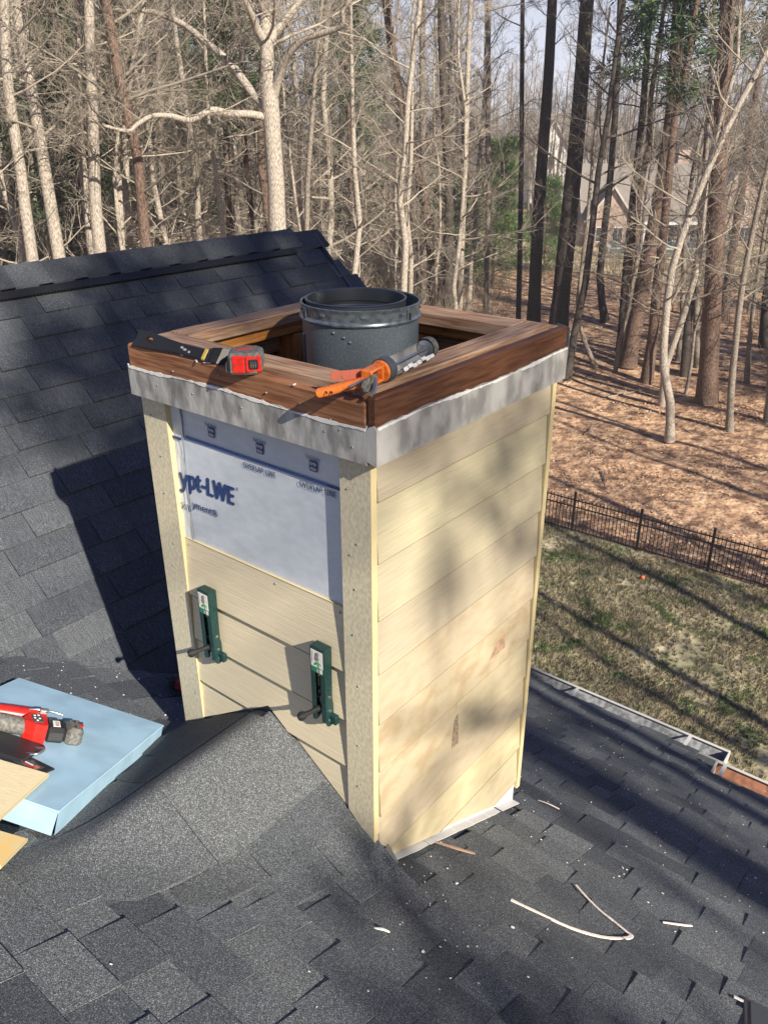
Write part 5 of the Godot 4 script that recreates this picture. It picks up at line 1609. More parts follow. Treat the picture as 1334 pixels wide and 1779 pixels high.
func make_fence() -> void:
	var f := root_at("picket_fence", Vector3(17.66, -9.0, -3.59))
	tag(f, "black metal picket fence between the lawn and the woods", "fence")
	var dir := Vector3(-0.035, 0, -1.0).normalized()
	f.basis = Basis(dir, Vector3(0, 1, 0), dir.cross(Vector3(0, 1, 0)))
	var post := boxm(Vector3(0.062, 1.22, 0.062), 0.004)
	var cap := boxm(Vector3(0.074, 0.024, 0.074), 0.006)
	var bar := boxm(Vector3(0.018, 1.02, 0.018), 0.002)
	for k in range(-4, 8):
		var x := 1.86 * k
		var p := put("post", post, M.black_metal, f, at(Vector3(x, 0.61, 0)))
		put("post_cap", cap, M.black_metal, p, at(Vector3(0, 0.622, 0)))
		if k == 7: break
		for y in [0.10, 0.80, 1.00]:
			put("rail", boxm(Vector3(1.80, 0.032, 0.028), 0.002), M.black_metal, f, at(Vector3(x + 0.93, y, 0)))
		if k < -3 or k > 5: continue
		for j in range(1, 18):
			put("picket", bar, M.black_metal, f, at(Vector3(x + j * 1.86 / 18.0, 0.57, 0)))

# ---------------------------------------------------------------- trees
func limb(g: Geo, p: Vector3, dir: Vector3, length: float, r0: float, r1: float, segs: int, sides: int, lift: float, wob: float, r: RandomNumberGenerator) -> PackedVector3Array:
	var pts := PackedVector3Array([p])
	var d := dir
	var st := length / segs
	for i in segs:
		d = (d + Vector3(r.randf_range(-wob, wob), r.randf_range(-wob, wob) + lift, r.randf_range(-wob, wob))).normalized()
		pts.append(pts[i] + d * st)
	g.tube(pts, taper(segs + 1, r0, r1), sides, false)
	return pts

func on_path(pts: PackedVector3Array, t: float) -> Array:
	var f := clampf(t, 0.0, 0.999) * (pts.size() - 1)
	var i := int(f)
	return [pts[i].lerp(pts[i + 1], f - i), (pts[i + 1] - pts[i]).normalized()]

func spread(d: Vector3, angle: float, az: float) -> Vector3:
	var s := d.cross(Vector3(0.2, 1, 0.1))
	if s.length() < 0.1: s = d.cross(Vector3(1, 0, 0))
	s = s.normalized()
	var u := d.cross(s)
	return (d * cos(angle) + (s * cos(az) + u * sin(az)) * sin(angle)).normalized()

func twigs(g: Geo, pts: PackedVector3Array, n: int, len_: float, rad: float, r: RandomNumberGenerator, depth: int) -> void:
	for i in n:
		var q := on_path(pts, 0.15 + 0.85 * (i + r.randf()) / n)
		var l := len_ * r.randf_range(0.5, 1.2)
		var d := spread(q[1], r.randf_range(0.5, 1.1), r.randf() * TAU)
		var p2 := limb(g, q[0], d, l, rad, rad * 0.45, 2, 3, 0.10, 0.22, r)
		if depth > 0: twigs(g, p2, 3, l * 0.55, rad * 0.62, r, depth - 1)

func crown(g: Geo, path: PackedVector3Array, r0: float, r: RandomNumberGenerator, o: Dictionary) -> void:
	for k in o.n:
		var t: float = lerpf(o.t0, 0.99, (k + r.randf()) / o.n)
		var q := on_path(path, t)
		var az: float = k * 2.4 + r.randf_range(-0.5, 0.5)
		var el: float = deg_to_rad(lerpf(o.e0, o.e1, t) + r.randf_range(-14, 14))
		var d := Vector3(cos(az) * cos(el), sin(el), sin(az) * cos(el))
		var L: float = o.len * (1.1 - 0.65 * t) * r.randf_range(0.5, 1.15)
		var rad := maxf(0.010, minf(r0 * (1.0 - 0.85 * t) * 0.45, 0.0125 * L))
		var p1 := limb(g, q[0], d, L, rad, rad * 0.35, 5, 5 if rad > 0.03 else 4, o.lift, 0.16, r)
		for j in o.n2:
			var q2 := on_path(p1, 0.18 + 0.82 * (j + r.randf()) / o.n2)
			var d2 := spread(q2[1], r.randf_range(0.45, 1.0), r.randf() * TAU)
			var L2: float = L * r.randf_range(0.22, 0.5)
			var p2 := limb(g, q2[0], d2, L2, maxf(0.007, rad * 0.42), 0.005, 3, 3, o.lift, 0.2, r)
			twigs(g, p2, o.n3, L2 * 0.55, 0.0055, r, o.depth)

func trunk_path(h: float, lean: Vector3, wob: float, r: RandomNumberGenerator) -> PackedVector3Array:
	var pts := PackedVector3Array([Vector3(0, -0.3, 0)])
	var drift := Vector3.ZERO
	for i in range(1, 11):
		drift += Vector3(r.randf_range(-wob, wob), 0, r.randf_range(-wob, wob)) * h * 0.02
		pts.append(Vector3(0, h * i / 10.0, 0) + lean * h * pow(i / 10.0, 1.3) + drift)
	return pts

func trunk_mesh(pts: PackedVector3Array, r0: float, r1: float) -> ArrayMesh:
	var g := Geo.new()
	var rad := PackedFloat32Array()
	for i in pts.size():
		var t := float(i) / (pts.size() - 1)
		rad.append(lerpf(r0, r1, pow(t, 0.9)) * (1.22 if i == 0 else 1.0))
	g.tube(pts, rad, 9, true)
	return g.mesh()

func needle_ball(g: Geo, p: Vector3, size: float, n: int, r: RandomNumberGenerator) -> void:
	for i in n:
		var d := Vector3(r.randfn(), r.randfn() * 0.75 + 0.15, r.randfn()).normalized()
		var q := p + d * size * r.randf_range(0.1, 0.55)
		var s := d.cross(Vector3(r.randfn(), r.randfn(), r.randfn())).normalized() * size * 0.045
		g.tint = Color(0.9, 1.0, 0.7).lerp(Color(0.45, 0.6, 0.45), r.randf())
		g.tri(q - s, q + s, q + d * size * r.randf_range(0.4, 0.75), d.cross(s).normalized())

func pine_crown(wood: Geo, green: Geo, path: PackedVector3Array, t0: float, L: float, n: int, r: RandomNumberGenerator, ball := 0.55, per := 5, blades := 26) -> void:
	for k in n:
		var t := lerpf(t0, 1.0, pow((k + r.randf()) / n, 0.9))
		var q := on_path(path, t)
		var az := k * 2.4 + r.randf_range(-0.6, 0.6)
		var d := Vector3(cos(az), r.randf_range(-0.05, 0.4), sin(az)).normalized()
		var l := L * (1.15 - 0.8 * (t - t0) / (1.0 - t0)) * r.randf_range(0.6, 1.1)
		var p1 := limb(wood, q[0], d, l, 0.035, 0.008, 4, 4, 0.05, 0.15, r)
		for j in per:
			var q2 := on_path(p1, 0.35 + 0.65 * (j + r.randf()) / per)
			var d2 := spread(q2[1], r.randf_range(0.3, 1.1), r.randf() * TAU)
			var p2 := limb(wood, q2[0], d2, l * 0.28, 0.012, 0.006, 2, 3, 0.05, 0.15, r)
			needle_ball(green, p2[2], ball * r.randf_range(0.7, 1.15), blades, r)
			needle_ball(green, p2[1], ball * 0.8, blades / 2, r)

func bare_tree(called: String, where: Vector3, path: PackedVector3Array, r0: float, bark: String, o: Dictionary, seed_: int, label: String, group := "") -> Node3D:
	var r := RandomNumberGenerator.new()
	r.seed = seed_
	var t := root_at(called, where)
	tag(t, label, "tree", group)
	put("trunk", trunk_mesh(path, r0, r0 * o.get("top", 0.25)), M["bark_" + bark], t)
	var g := Geo.new()
	crown(g, path, r0, r, o)
	put("crown", g.mesh(), M["twig_" + ("dark" if bark == "dark" else ("grey" if bark in ["grey", "pine"] else "pale"))], t)
	return t

func make_named_trees() -> void:
	var list := [
		["pale", 0.187, [Vector3(10.94, -9.10, -21.80), Vector3(11.03, -2.04, -21.69), Vector3(11.10, 0.09, -21.60), Vector3(11.15, 2.19, -21.55), Vector3(11.33, 4.12, -21.32), Vector3(11.57, 5.91, -21.02)], "leaning pale trunk at the far left edge above the roof ridge"],
		["pale", 0.212, [Vector3(12.03, -9.10, -22.04), Vector3(12.05, -2.18, -22.02), Vector3(12.06, 0.04, -22.01), Vector3(12.06, 2.23, -22.00), Vector3(12.03, 4.24, -22.04), Vector3(12.05, 5.87, -22.02)], "pale beige trunk second from the left above the ridge, leaning left"],
		["pale", 0.165, [Vector3(13.74, -9.10, -23.11), Vector3(13.81, -2.45, -23.02), Vector3(13.86, -0.38, -22.96), Vector3(13.92, 1.07, -22.89), Vector3(14.07, 3.06, -22.69), Vector3(14.33, 5.85, -22.37)], "slim pale trunk just left of the thicker knotted trunk"],
		["pale", 0.209, [Vector3(12.71, -9.10, -21.19), Vector3(12.83, -2.04, -21.04), Vector3(12.90, -0.42, -20.96), Vector3(13.05, 1.52, -20.76), Vector3(13.19, 3.46, -20.59), Vector3(13.39, 5.75, -20.34)], "straight pale trunk with a dark crooked branch growing to the right"],
		["pale", 0.127, [Vector3(13.66, -9.10, -21.61), Vector3(13.83, -2.05, -21.39), Vector3(14.00, 0.62, -21.18), Vector3(14.08, 2.42, -21.09), Vector3(14.05, 4.37, -21.12), Vector3(14.10, 5.93, -21.06)], "left stem of the pale twin trunks left of the broad oak"],
		["pale", 0.119, [Vector3(14.16, -9.10, -21.79), Vector3(14.30, -2.06, -21.61), Vector3(14.42, 0.29, -21.46), Vector3(14.49, 1.39, -21.37), Vector3(14.83, 3.17, -20.95), Vector3(15.22, 4.97, -20.47)], "right stem of the pale twin trunks left of the broad oak"],
		["grey", 0.147, [Vector3(18.98, -9.10, -26.16), Vector3(19.05, -2.72, -26.07), Vector3(19.13, -0.13, -25.98), Vector3(19.26, 2.37, -25.82), Vector3(19.42, 5.21, -25.62)], "grey trunk in the shade between the twin trunks and the oak"],
		["pale", 0.092, [Vector3(17.24, -9.10, -20.34), Vector3(17.14, -1.81, -20.46), Vector3(17.06, 0.58, -20.57), Vector3(17.05, 2.36, -20.58), Vector3(17.12, 4.32, -20.49)], "thin pale trunk under the long horizontal limb of the oak"],
		["pine", 0.158, [Vector3(22.55, -9.10, -26.50), Vector3(22.62, -2.63, -26.41), Vector3(22.71, 0.61, -26.30), Vector3(22.78, 3.28, -26.22), Vector3(22.90, 6.68, -26.07)], "reddish slim trunk just left of the oak"],
		["grey", 0.108, [Vector3(20.16, -9.10, -19.89), Vector3(20.31, -1.87, -19.70), Vector3(20.43, 0.36, -19.56), Vector3(20.56, 2.11, -19.39), Vector3(20.70, 3.92, -19.22), Vector3(20.89, 5.78, -18.98)], "slender forked trunk right of the oak, above the gable end"],
		["pale", 0.146, [Vector3(23.22, -9.10, -17.68), Vector3(23.26, -4.01, -17.63), Vector3(23.28, -2.57, -17.59), Vector3(23.16, -1.18, -17.76), Vector3(23.26, 0.34, -17.63), Vector3(23.31, 1.96, -17.57), Vector3(23.43, 3.51, -17.42), Vector3(23.61, 5.93, -17.19)], "pale crooked trunk rising behind the flue pipe"],
		["pine", 0.289, [Vector3(31.48, -9.10, -21.76), Vector3(31.25, -4.19, -22.05), Vector3(30.92, -1.38, -22.46), Vector3(30.51, 1.02, -22.97), Vector3(30.14, 3.30, -23.43), Vector3(29.92, 5.66, -23.71), Vector3(29.79, 7.69, -23.87)], "reddish dark trunk leaning left above the flue pipe"],
		["dark", 0.228, [Vector3(29.29, -9.10, -19.70), Vector3(29.26, -4.52, -19.73), Vector3(29.21, -1.18, -19.79), Vector3(29.04, 1.90, -20.01), Vector3(28.91, 4.55, -20.17), Vector3(28.83, 7.21, -20.27)], "nearly black upright trunk right of the flue pipe"],
		["grey", 0.197, [Vector3(32.63, -9.10, -23.53), Vector3(32.61, -4.46, -23.55), Vector3(32.57, -0.74, -23.59), Vector3(32.49, 2.70, -23.70), Vector3(32.47, 6.32, -23.72)], "grey upright trunk close beside the leaning reddish trunk"],
		["pale", 0.153, [Vector3(30.45, -9.10, -19.84), Vector3(30.45, -5.97, -19.84), Vector3(30.45, -2.44, -19.84), Vector3(30.46, 0.81, -19.84), Vector3(30.42, 4.03, -19.88), Vector3(30.45, 7.00, -19.85)], "thin pale trunk right of the black trunk above the chimney"],
		["grey", 0.194, [Vector3(36.37, -9.10, -22.05), Vector3(36.36, -7.41, -22.06), Vector3(36.30, -3.02, -22.14), Vector3(36.13, 1.77, -22.36), Vector3(35.99, 6.57, -22.53)], "grey trunk in front of the bright green conifer"],
		["dark", 0.170, [Vector3(39.26, -9.10, -21.65), Vector3(39.25, -7.96, -21.67), Vector3(39.11, -3.80, -21.83), Vector3(38.97, 0.46, -22.01), Vector3(38.77, 5.36, -22.26), Vector3(38.69, 7.75, -22.36)], "thin dark trunk left of the two tall dark trunks"],
		["dark", 0.354, [Vector3(37.22, -9.00, -19.55), Vector3(37.10, -3.48, -19.70), Vector3(37.08, 0.25, -19.72), Vector3(37.08, 3.70, -19.73), Vector3(37.00, 7.34, -19.82)], "tall dark grey trunk, left of the two big ones above the chimney corner"],
		["dark", 0.484, [Vector3(36.65, -9.00, -17.84), Vector3(36.67, -3.85, -17.82), Vector3(36.70, 0.29, -17.79), Vector3(36.67, 3.62, -17.82), Vector3(36.62, 7.13, -17.88)], "thick black trunk, right of the two big ones above the chimney corner"],
		["dark", 0.232, [Vector3(43.40, -9.00, -18.24), Vector3(43.02, -6.39, -18.72), Vector3(43.01, -1.83, -18.72), Vector3(42.92, 2.36, -18.84), Vector3(42.70, 6.95, -19.11)], "dark slim trunk in front of the brick house"],
		["pine", 0.390, [Vector3(34.95, -9.00, -13.23), Vector3(35.03, -6.88, -13.14), Vector3(35.13, -3.82, -13.00), Vector3(35.24, -1.19, -12.87), Vector3(35.24, 1.71, -12.87), Vector3(35.09, 5.00, -13.06), Vector3(34.98, 6.92, -13.20)], "red brown trunk leaning right behind the fence clearing"],
		["dark", 0.231, [Vector3(37.40, -9.00, -14.66), Vector3(37.36, -7.50, -14.72), Vector3(37.27, -4.73, -14.83), Vector3(37.21, -1.63, -14.90), Vector3(37.19, 1.74, -14.93), Vector3(37.06, 5.28, -15.09)], "dark trunk just left of the leaning red brown trunk"],
		["pine", 0.396, [Vector3(31.50, -9.00, -8.33), Vector3(31.25, -5.63, -8.63), Vector3(31.03, -2.62, -8.91), Vector3(30.76, 0.72, -9.25), Vector3(30.57, 3.40, -9.48), Vector3(30.39, 6.04, -9.71)], "big red brown pine trunk on the right of the clearing"],
		["pale", 0.166, [Vector3(26.36, -9.00, -7.89), Vector3(26.23, -7.53, -8.06), Vector3(25.97, -6.29, -8.38), Vector3(25.87, -4.89, -8.50), Vector3(25.84, -3.00, -8.54), Vector3(26.07, -1.05, -8.25), Vector3(26.47, 1.11, -7.75), Vector3(26.83, 2.51, -7.31), Vector3(27.10, 3.70, -6.97)], "crooked pale sapling nearest the fence, leaning right"],
		["grey", 0.140, [Vector3(28.71, -9.00, -6.53), Vector3(28.57, -7.41, -6.71), Vector3(28.47, -5.72, -6.83), Vector3(28.38, -3.72, -6.94), Vector3(28.40, -1.85, -6.93), Vector3(28.46, 0.27, -6.85)], "thin mossy trunk right of the big pine trunk"],
		["grey", 0.126, [Vector3(35.22, -9.00, -7.85), Vector3(35.07, -7.17, -8.04), Vector3(34.98, -5.23, -8.15), Vector3(34.90, -2.49, -8.25)], "thin stem leaning right near the right edge"],
		["grey", 0.194, [Vector3(30.26, -9.00, -5.63), Vector3(30.22, -8.05, -5.68), Vector3(29.99, -5.88, -5.97), Vector3(29.69, -2.86, -6.34)], "grey trunk cut by the right edge of the view"],
		["pine", 0.242, [Vector3(47.71, -9.00, -12.95), Vector3(47.58, -1.82, -13.12), Vector3(47.51, 1.83, -13.20), Vector3(47.48, 4.98, -13.24)], "slim reddish trunk leaning right behind the big pine"],
		["grey", 0.162, [Vector3(36.85, -9.00, -10.57), Vector3(36.59, -6.84, -10.90), Vector3(36.31, -3.30, -11.25), Vector3(36.10, 0.40, -11.51), Vector3(35.86, 4.19, -11.81)], "slim grey trunk just left of the big pine trunk"],
		["grey", 0.114, [Vector3(33.82, -9.00, -14.30), Vector3(33.17, -6.84, -15.12), Vector3(33.11, -4.79, -15.19), Vector3(33.13, -2.35, -15.16), Vector3(33.11, 1.05, -15.19)], "thin grey sapling beside the thick black trunk"],
		["grey", 0.136, [Vector3(37.49, -9.00, -11.75), Vector3(37.43, -7.11, -11.83), Vector3(37.16, -3.70, -12.16), Vector3(37.08, -0.55, -12.26)], "thin grey sapling between the two red brown trunks"],
	]
	var sd := 100
	for q in list:
		sd += 1
		var r := RandomNumberGenerator.new()
		r.seed = sd
		var pts: Array = q[2]
		var base: Vector3 = pts[0]
		var path := PackedVector3Array()
		for p in pts: path.append(p - base)
		# the part above the picture goes on in the same way
		var n := path.size()
		var d := (path[n - 1] - path[n - 2]).normalized()
		var far: float = q[1] > 0.13
		for k in 3 if far else 2:
			d = (d + Vector3(r.randf_range(-0.12, 0.12), 0.25, r.randf_range(-0.12, 0.12))).normalized()
			path.append(path[path.size() - 1] + d * 2.2)
		path = smooth_path(path, 2)
		var bark: String = q[0]
		var big: bool = q[1] > 0.25
		var o := {"n": 26, "t0": 0.34, "e0": -5.0, "e1": 48.0, "len": 4.2 if big else 3.4, "lift": 0.05, "n2": 7, "n3": 6, "depth": 1, "top": 0.35}
		if bark == "pale": o.n = 30; o.t0 = 0.28
		if bark == "dark": o.t0 = 0.45; o.n = 20
		if bark == "pine": o.t0 = 0.5; o.n = 18
		bare_tree("pine_tree" if bark == "pine" else "bare_tree", base, path, q[1], bark, o, sd, q[3])
	# the broad oak with its long limbs
	var base := Vector3(16.15, -9.0, -16.9)
	var t := root_at("oak_tree", base)
	tag(t, "broad pale oak with a long bare horizontal limb reaching left", "tree")
	var tr := path3([Vector3(16.15, -9.2, -16.90), Vector3(16.20, -5.0, -16.88), Vector3(16.15, -1.38, -16.90), Vector3(16.17, -0.41, -16.88), Vector3(16.16, 0.65, -16.89), Vector3(16.15, 1.53, -16.90), Vector3(16.13, 2.66, -16.92), Vector3(16.15, 3.73, -16.90), Vector3(16.17, 5.02, -16.88), Vector3(16.25, 7.2, -16.8), Vector3(16.05, 9.6, -16.9)])
	for i in tr.size(): tr[i] -= base
	var g := Geo.new()
	g.tube(smooth_path(tr, 2), PackedFloat32Array([0.36, 0.31, 0.285, 0.27, 0.262, 0.25, 0.245, 0.24, 0.235, 0.235, 0.245, 0.24, 0.20, 0.18, 0.165, 0.15, 0.13, 0.11, 0.09, 0.07, 0.05]), 12)
	put("trunk", g.mesh(), M.bark_pale, t)
	var limbs := [
		[[Vector3(16.11, 1.46, -16.95), Vector3(15.67, 1.56, -17.18), Vector3(15.08, 1.58, -17.44), Vector3(14.59, 1.66, -17.57), Vector3(14.11, 1.41, -17.86), Vector3(13.65, 1.51, -18.10), Vector3(13.16, 1.51, -18.24), Vector3(12.76, 1.30, -18.42), Vector3(12.54, 1.15, -18.53), Vector3(12.02, 1.30, -18.86)], 0.11],
		[[Vector3(16.12, 1.67, -16.94), Vector3(16.07, 1.96, -17.33), Vector3(16.04, 2.43, -17.84), Vector3(16.04, 2.87, -18.32), Vector3(15.82, 3.35, -18.91), Vector3(15.59, 3.86, -19.68), Vector3(15.30, 4.17, -20.52), Vector3(15.04, 4.24, -21.49), Vector3(14.53, 4.35, -22.12)], 0.14],
		[[Vector3(16.21, 1.96, -16.83), Vector3(16.18, 2.51, -16.54), Vector3(16.13, 2.96, -16.13), Vector3(16.18, 3.30, -15.59), Vector3(16.33, 3.41, -15.08), Vector3(16.42, 3.55, -14.48), Vector3(16.31, 3.90, -14.30), Vector3(16.44, 4.19, -13.99)], 0.13],
		[[Vector3(16.20, 3.34, -16.84), Vector3(16.53, 3.69, -16.75), Vector3(16.99, 4.12, -16.65), Vector3(17.47, 4.75, -16.53), Vector3(18.2, 5.9, -16.3)], 0.13],
		[[Vector3(16.17, 3.20, -16.87), Vector3(15.86, 3.58, -16.95), Vector3(15.57, 3.88, -16.83), Vector3(15.06, 4.38, -16.66), Vector3(14.4, 5.2, -16.5)], 0.14]]
	var r := RandomNumberGenerator.new()
	r.seed = 700
	var cg := Geo.new()
	for q in limbs:
		g = Geo.new()
		var p := PackedVector3Array()
		for v in q[0]: p.append(v - base)
		p = smooth_path(p, 3)
		g.tube(p, taper(p.size(), q[1], q[1] * 0.35), 9)
		put("limb", g.mesh(), M.bark_pale, t)
		crown(cg, p, q[1] * 0.7, r, {"n": 11, "t0": 0.25, "e0": 20.0, "e1": 30.0, "len": 1.9, "lift": 0.05, "n2": 5, "n3": 5, "depth": 1})
	var upper := PackedVector3Array()
	for i in range(6, tr.size()): upper.append(tr[i])
	crown(cg, upper, 0.16, r, {"n": 22, "t0": 0.1, "e0": 25.0, "e1": 55.0, "len": 3.6, "lift": 0.04, "n2": 6, "n3": 5, "depth": 1})
	put("crown", cg.mesh(), M.twig_pale, t)

func make_woods() -> void:
	var kinds := []
	var spec := [["pale", 17.0, 0.13, 0.05], ["pale", 19.0, 0.17, -0.06], ["pale", 15.0, 0.10, 0.08], ["grey", 21.0, 0.20, 0.02], ["grey", 18.0, 0.14, -0.05], ["grey", 16.0, 0.11, 0.06], ["dark", 22.0, 0.22, 0.02], ["dark", 20.0, 0.17, -0.03], ["pine", 23.0, 0.22, 0.03], ["pale", 12.0, 0.07, 0.12], ["grey", 11.0, 0.06, -0.10], ["pale", 20.0, 0.18, 0.01]]
	var r := RandomNumberGenerator.new()
	r.seed = 900
	for k in spec.size():
		var s: Array = spec[k]
		var path := trunk_path(s[1], Vector3(s[3], 0, s[3] * 0.6), 0.8, r)
		kinds.append([s[0], path, s[2], {"n": 34, "t0": 0.20 if s[0] in ["pale", "grey"] else 0.35, "e0": 0.0, "e1": 55.0, "len": s[1] * 0.20, "lift": 0.05, "n2": 6, "n3": 5, "depth": 1, "top": 0.2}, null])
	var words := {"pale": "pale barked bare tree", "grey": "grey bare tree", "dark": "dark trunked bare tree", "pine": "reddish trunked bare tree"}
	var spots := []
	var tries := 0
	while spots.size() < 255 and tries < 60000:
		tries += 1
		var d := lerpf(26.0, 92.0, pow(r.randf(), 0.8))
		var a := deg_to_rad(r.randf_range(51.3 - 33.0, 51.3 + 44.0))
		var x := -1.4 + sin(a) * d
		var z := 1.165 - cos(a) * d
		if x < 19.5 and z > -17.0: continue
		if x < 31.0 and z > -17.0 and z < 2.0 and r.randf() < 0.93: continue      # open ground past the fence
		var az := rad_to_deg(a)
		if x > 52.0 and x < 100.0 and z > -50.0 and z < -4.0 and r.randf() < 0.95: continue   # yard of the brick house
		if az > 57.0 and az < 78.0 and d > 33.0 and r.randf() < 0.69: continue
		if az > 50.0 and r.randf() < 0.25: continue
		var ok := true
		for q in spots:
			if Vector2(q.x - x, q.y - z).length() < 1.3: ok = false
		if ok: spots.append(Vector2(x, z))
	for i in spots.size():
		var p: Vector2 = spots[i]
		var k := r.randi() % kinds.size()
		var left := rad_to_deg(atan2(p.x + 1.4, 1.165 - p.y)) < 50.0
		if left and r.randf() < 0.6: k = [0, 1, 2, 9, 11, 4][r.randi() % 6]
		if not left and r.randf() < 0.45: k = [3, 4, 5, 6, 7, 10][r.randi() % 6]
		if p.length() > 44.0 and r.randf() < 0.6: k = [3, 4, 5, 6, 7, 10, 6, 3][r.randi() % 8]
		var q: Array = kinds[k]
		var far := "far off in the woods" if p.length() > 62 else ("in the middle of the woods" if p.length() > 42 else "near the edge of the woods")
		var label: String = "%s %s, %s" % [words[q[0]], far, "behind the gable roof" if left else "beyond the fence"]
		var where := Vector3(p.x, ground_y(p.x, p.y), p.y)
		var t: Node3D
		if q[4] == null:
			t = bare_tree("bare_tree", where, q[1], q[2], q[0], q[3], 950 + k, label, label)
			q[4] = t
		else:
			t = q[4].duplicate()
			t.name = numbered("bare_tree")
			add_child(t)
			t.position = where
			tag(t, label, "tree", label)
		t.rotation.y = r.randf() * TAU
		var s := r.randf_range(0.8, 1.2)
		t.scale = Vector3(s, s, s)
	# thin brush under the trees and the mass of woods far behind
	var g := Geo.new()
	for j in 7:
		var a := r.randf() * TAU
		var p := limb(g, Vector3(cos(a) * 0.1, -0.1, sin(a) * 0.1), Vector3(cos(a) * 0.35, 1, sin(a) * 0.35).normalized(), r.randf_range(1.2, 3.0), 0.011, 0.004, 4, 3, 0.02, 0.16, r)
		twigs(g, p, 7, 0.8, 0.005, r, 1)
	var xf := []
	var cols := []
	while xf.size() < 1500:
		var d := lerpf(26.0, 95.0, pow(r.randf(), 0.75))
		var a := deg_to_rad(r.randf_range(51.3 - 32.0, 51.3 + 34.0))
		var x := -1.4 + sin(a) * d
		var z := 1.165 - cos(a) * d
		if x < 21.0 and z > -18.0: continue
		if x < 33.0 and z > -17.0: continue
		if rad_to_deg(a) > 56.0 and rad_to_deg(a) < 79.0 and d > 36.0 and r.randf() < 0.85: continue
		var s := r.randf_range(0.6, 1.9)
		xf.append(Transform3D(Basis(Vector3(0, 1, 0), r.randf() * TAU) * Basis.from_scale(Vector3(s, s, s)), Vector3(x, ground_y(x, z), z)))
		cols.append(Color(0.30, 0.25, 0.19).lerp(Color(0.10, 0.08, 0.065), r.randf()))
	scatter("brushwood", g.mesh(), M.leafy, xf, cols, "thin bare brush growing under the trees", "undergrowth")
	var m := Geo.new()
	var fp := trunk_path(19.0, Vector3(0.02, 0, 0.02), 0.7, r)
	m.tube(fp, taper(fp.size(), 0.19, 0.04), 6)
	crown(m, fp, 0.19, r, {"n": 26, "t0": 0.2, "e0": 0.0, "e1": 55.0, "len": 4.0, "lift": 0.05, "n2": 6, "n3": 4, "depth": 1})
	xf = []; cols = []
	for i in 1500:
		var d := r.randf_range(92.0, 175.0)
		var a := deg_to_rad(r.randf_range(51.3 - 34.0, 51.3 + 46.0) if i < 900 else (r.randf_range(-50.0, 17.3) if i % 2 else r.randf_range(97.3, 150.0)))
		if i >= 900: d = r.randf_range(32.0, 120.0)
		var x := -1.4 + sin(a) * d
		var z := 1.165 - cos(a) * d
		var s := r.randf_range(0.55, 0.95)
		xf.append(Transform3D(Basis(Vector3(0, 1, 0), r.randf() * TAU) * Basis.from_scale(Vector3(s, s * r.randf_range(0.9, 1.2), s)), Vector3(x, ground_y(x, z), z)))
		cols.append(Color(0.30, 0.25, 0.20).lerp(Color(0.12, 0.10, 0.085), r.randf()))
	scatter("distant_woods", m.mesh(), M.leafy, xf, cols, "mass of bare trees far behind the brick house", "woods")

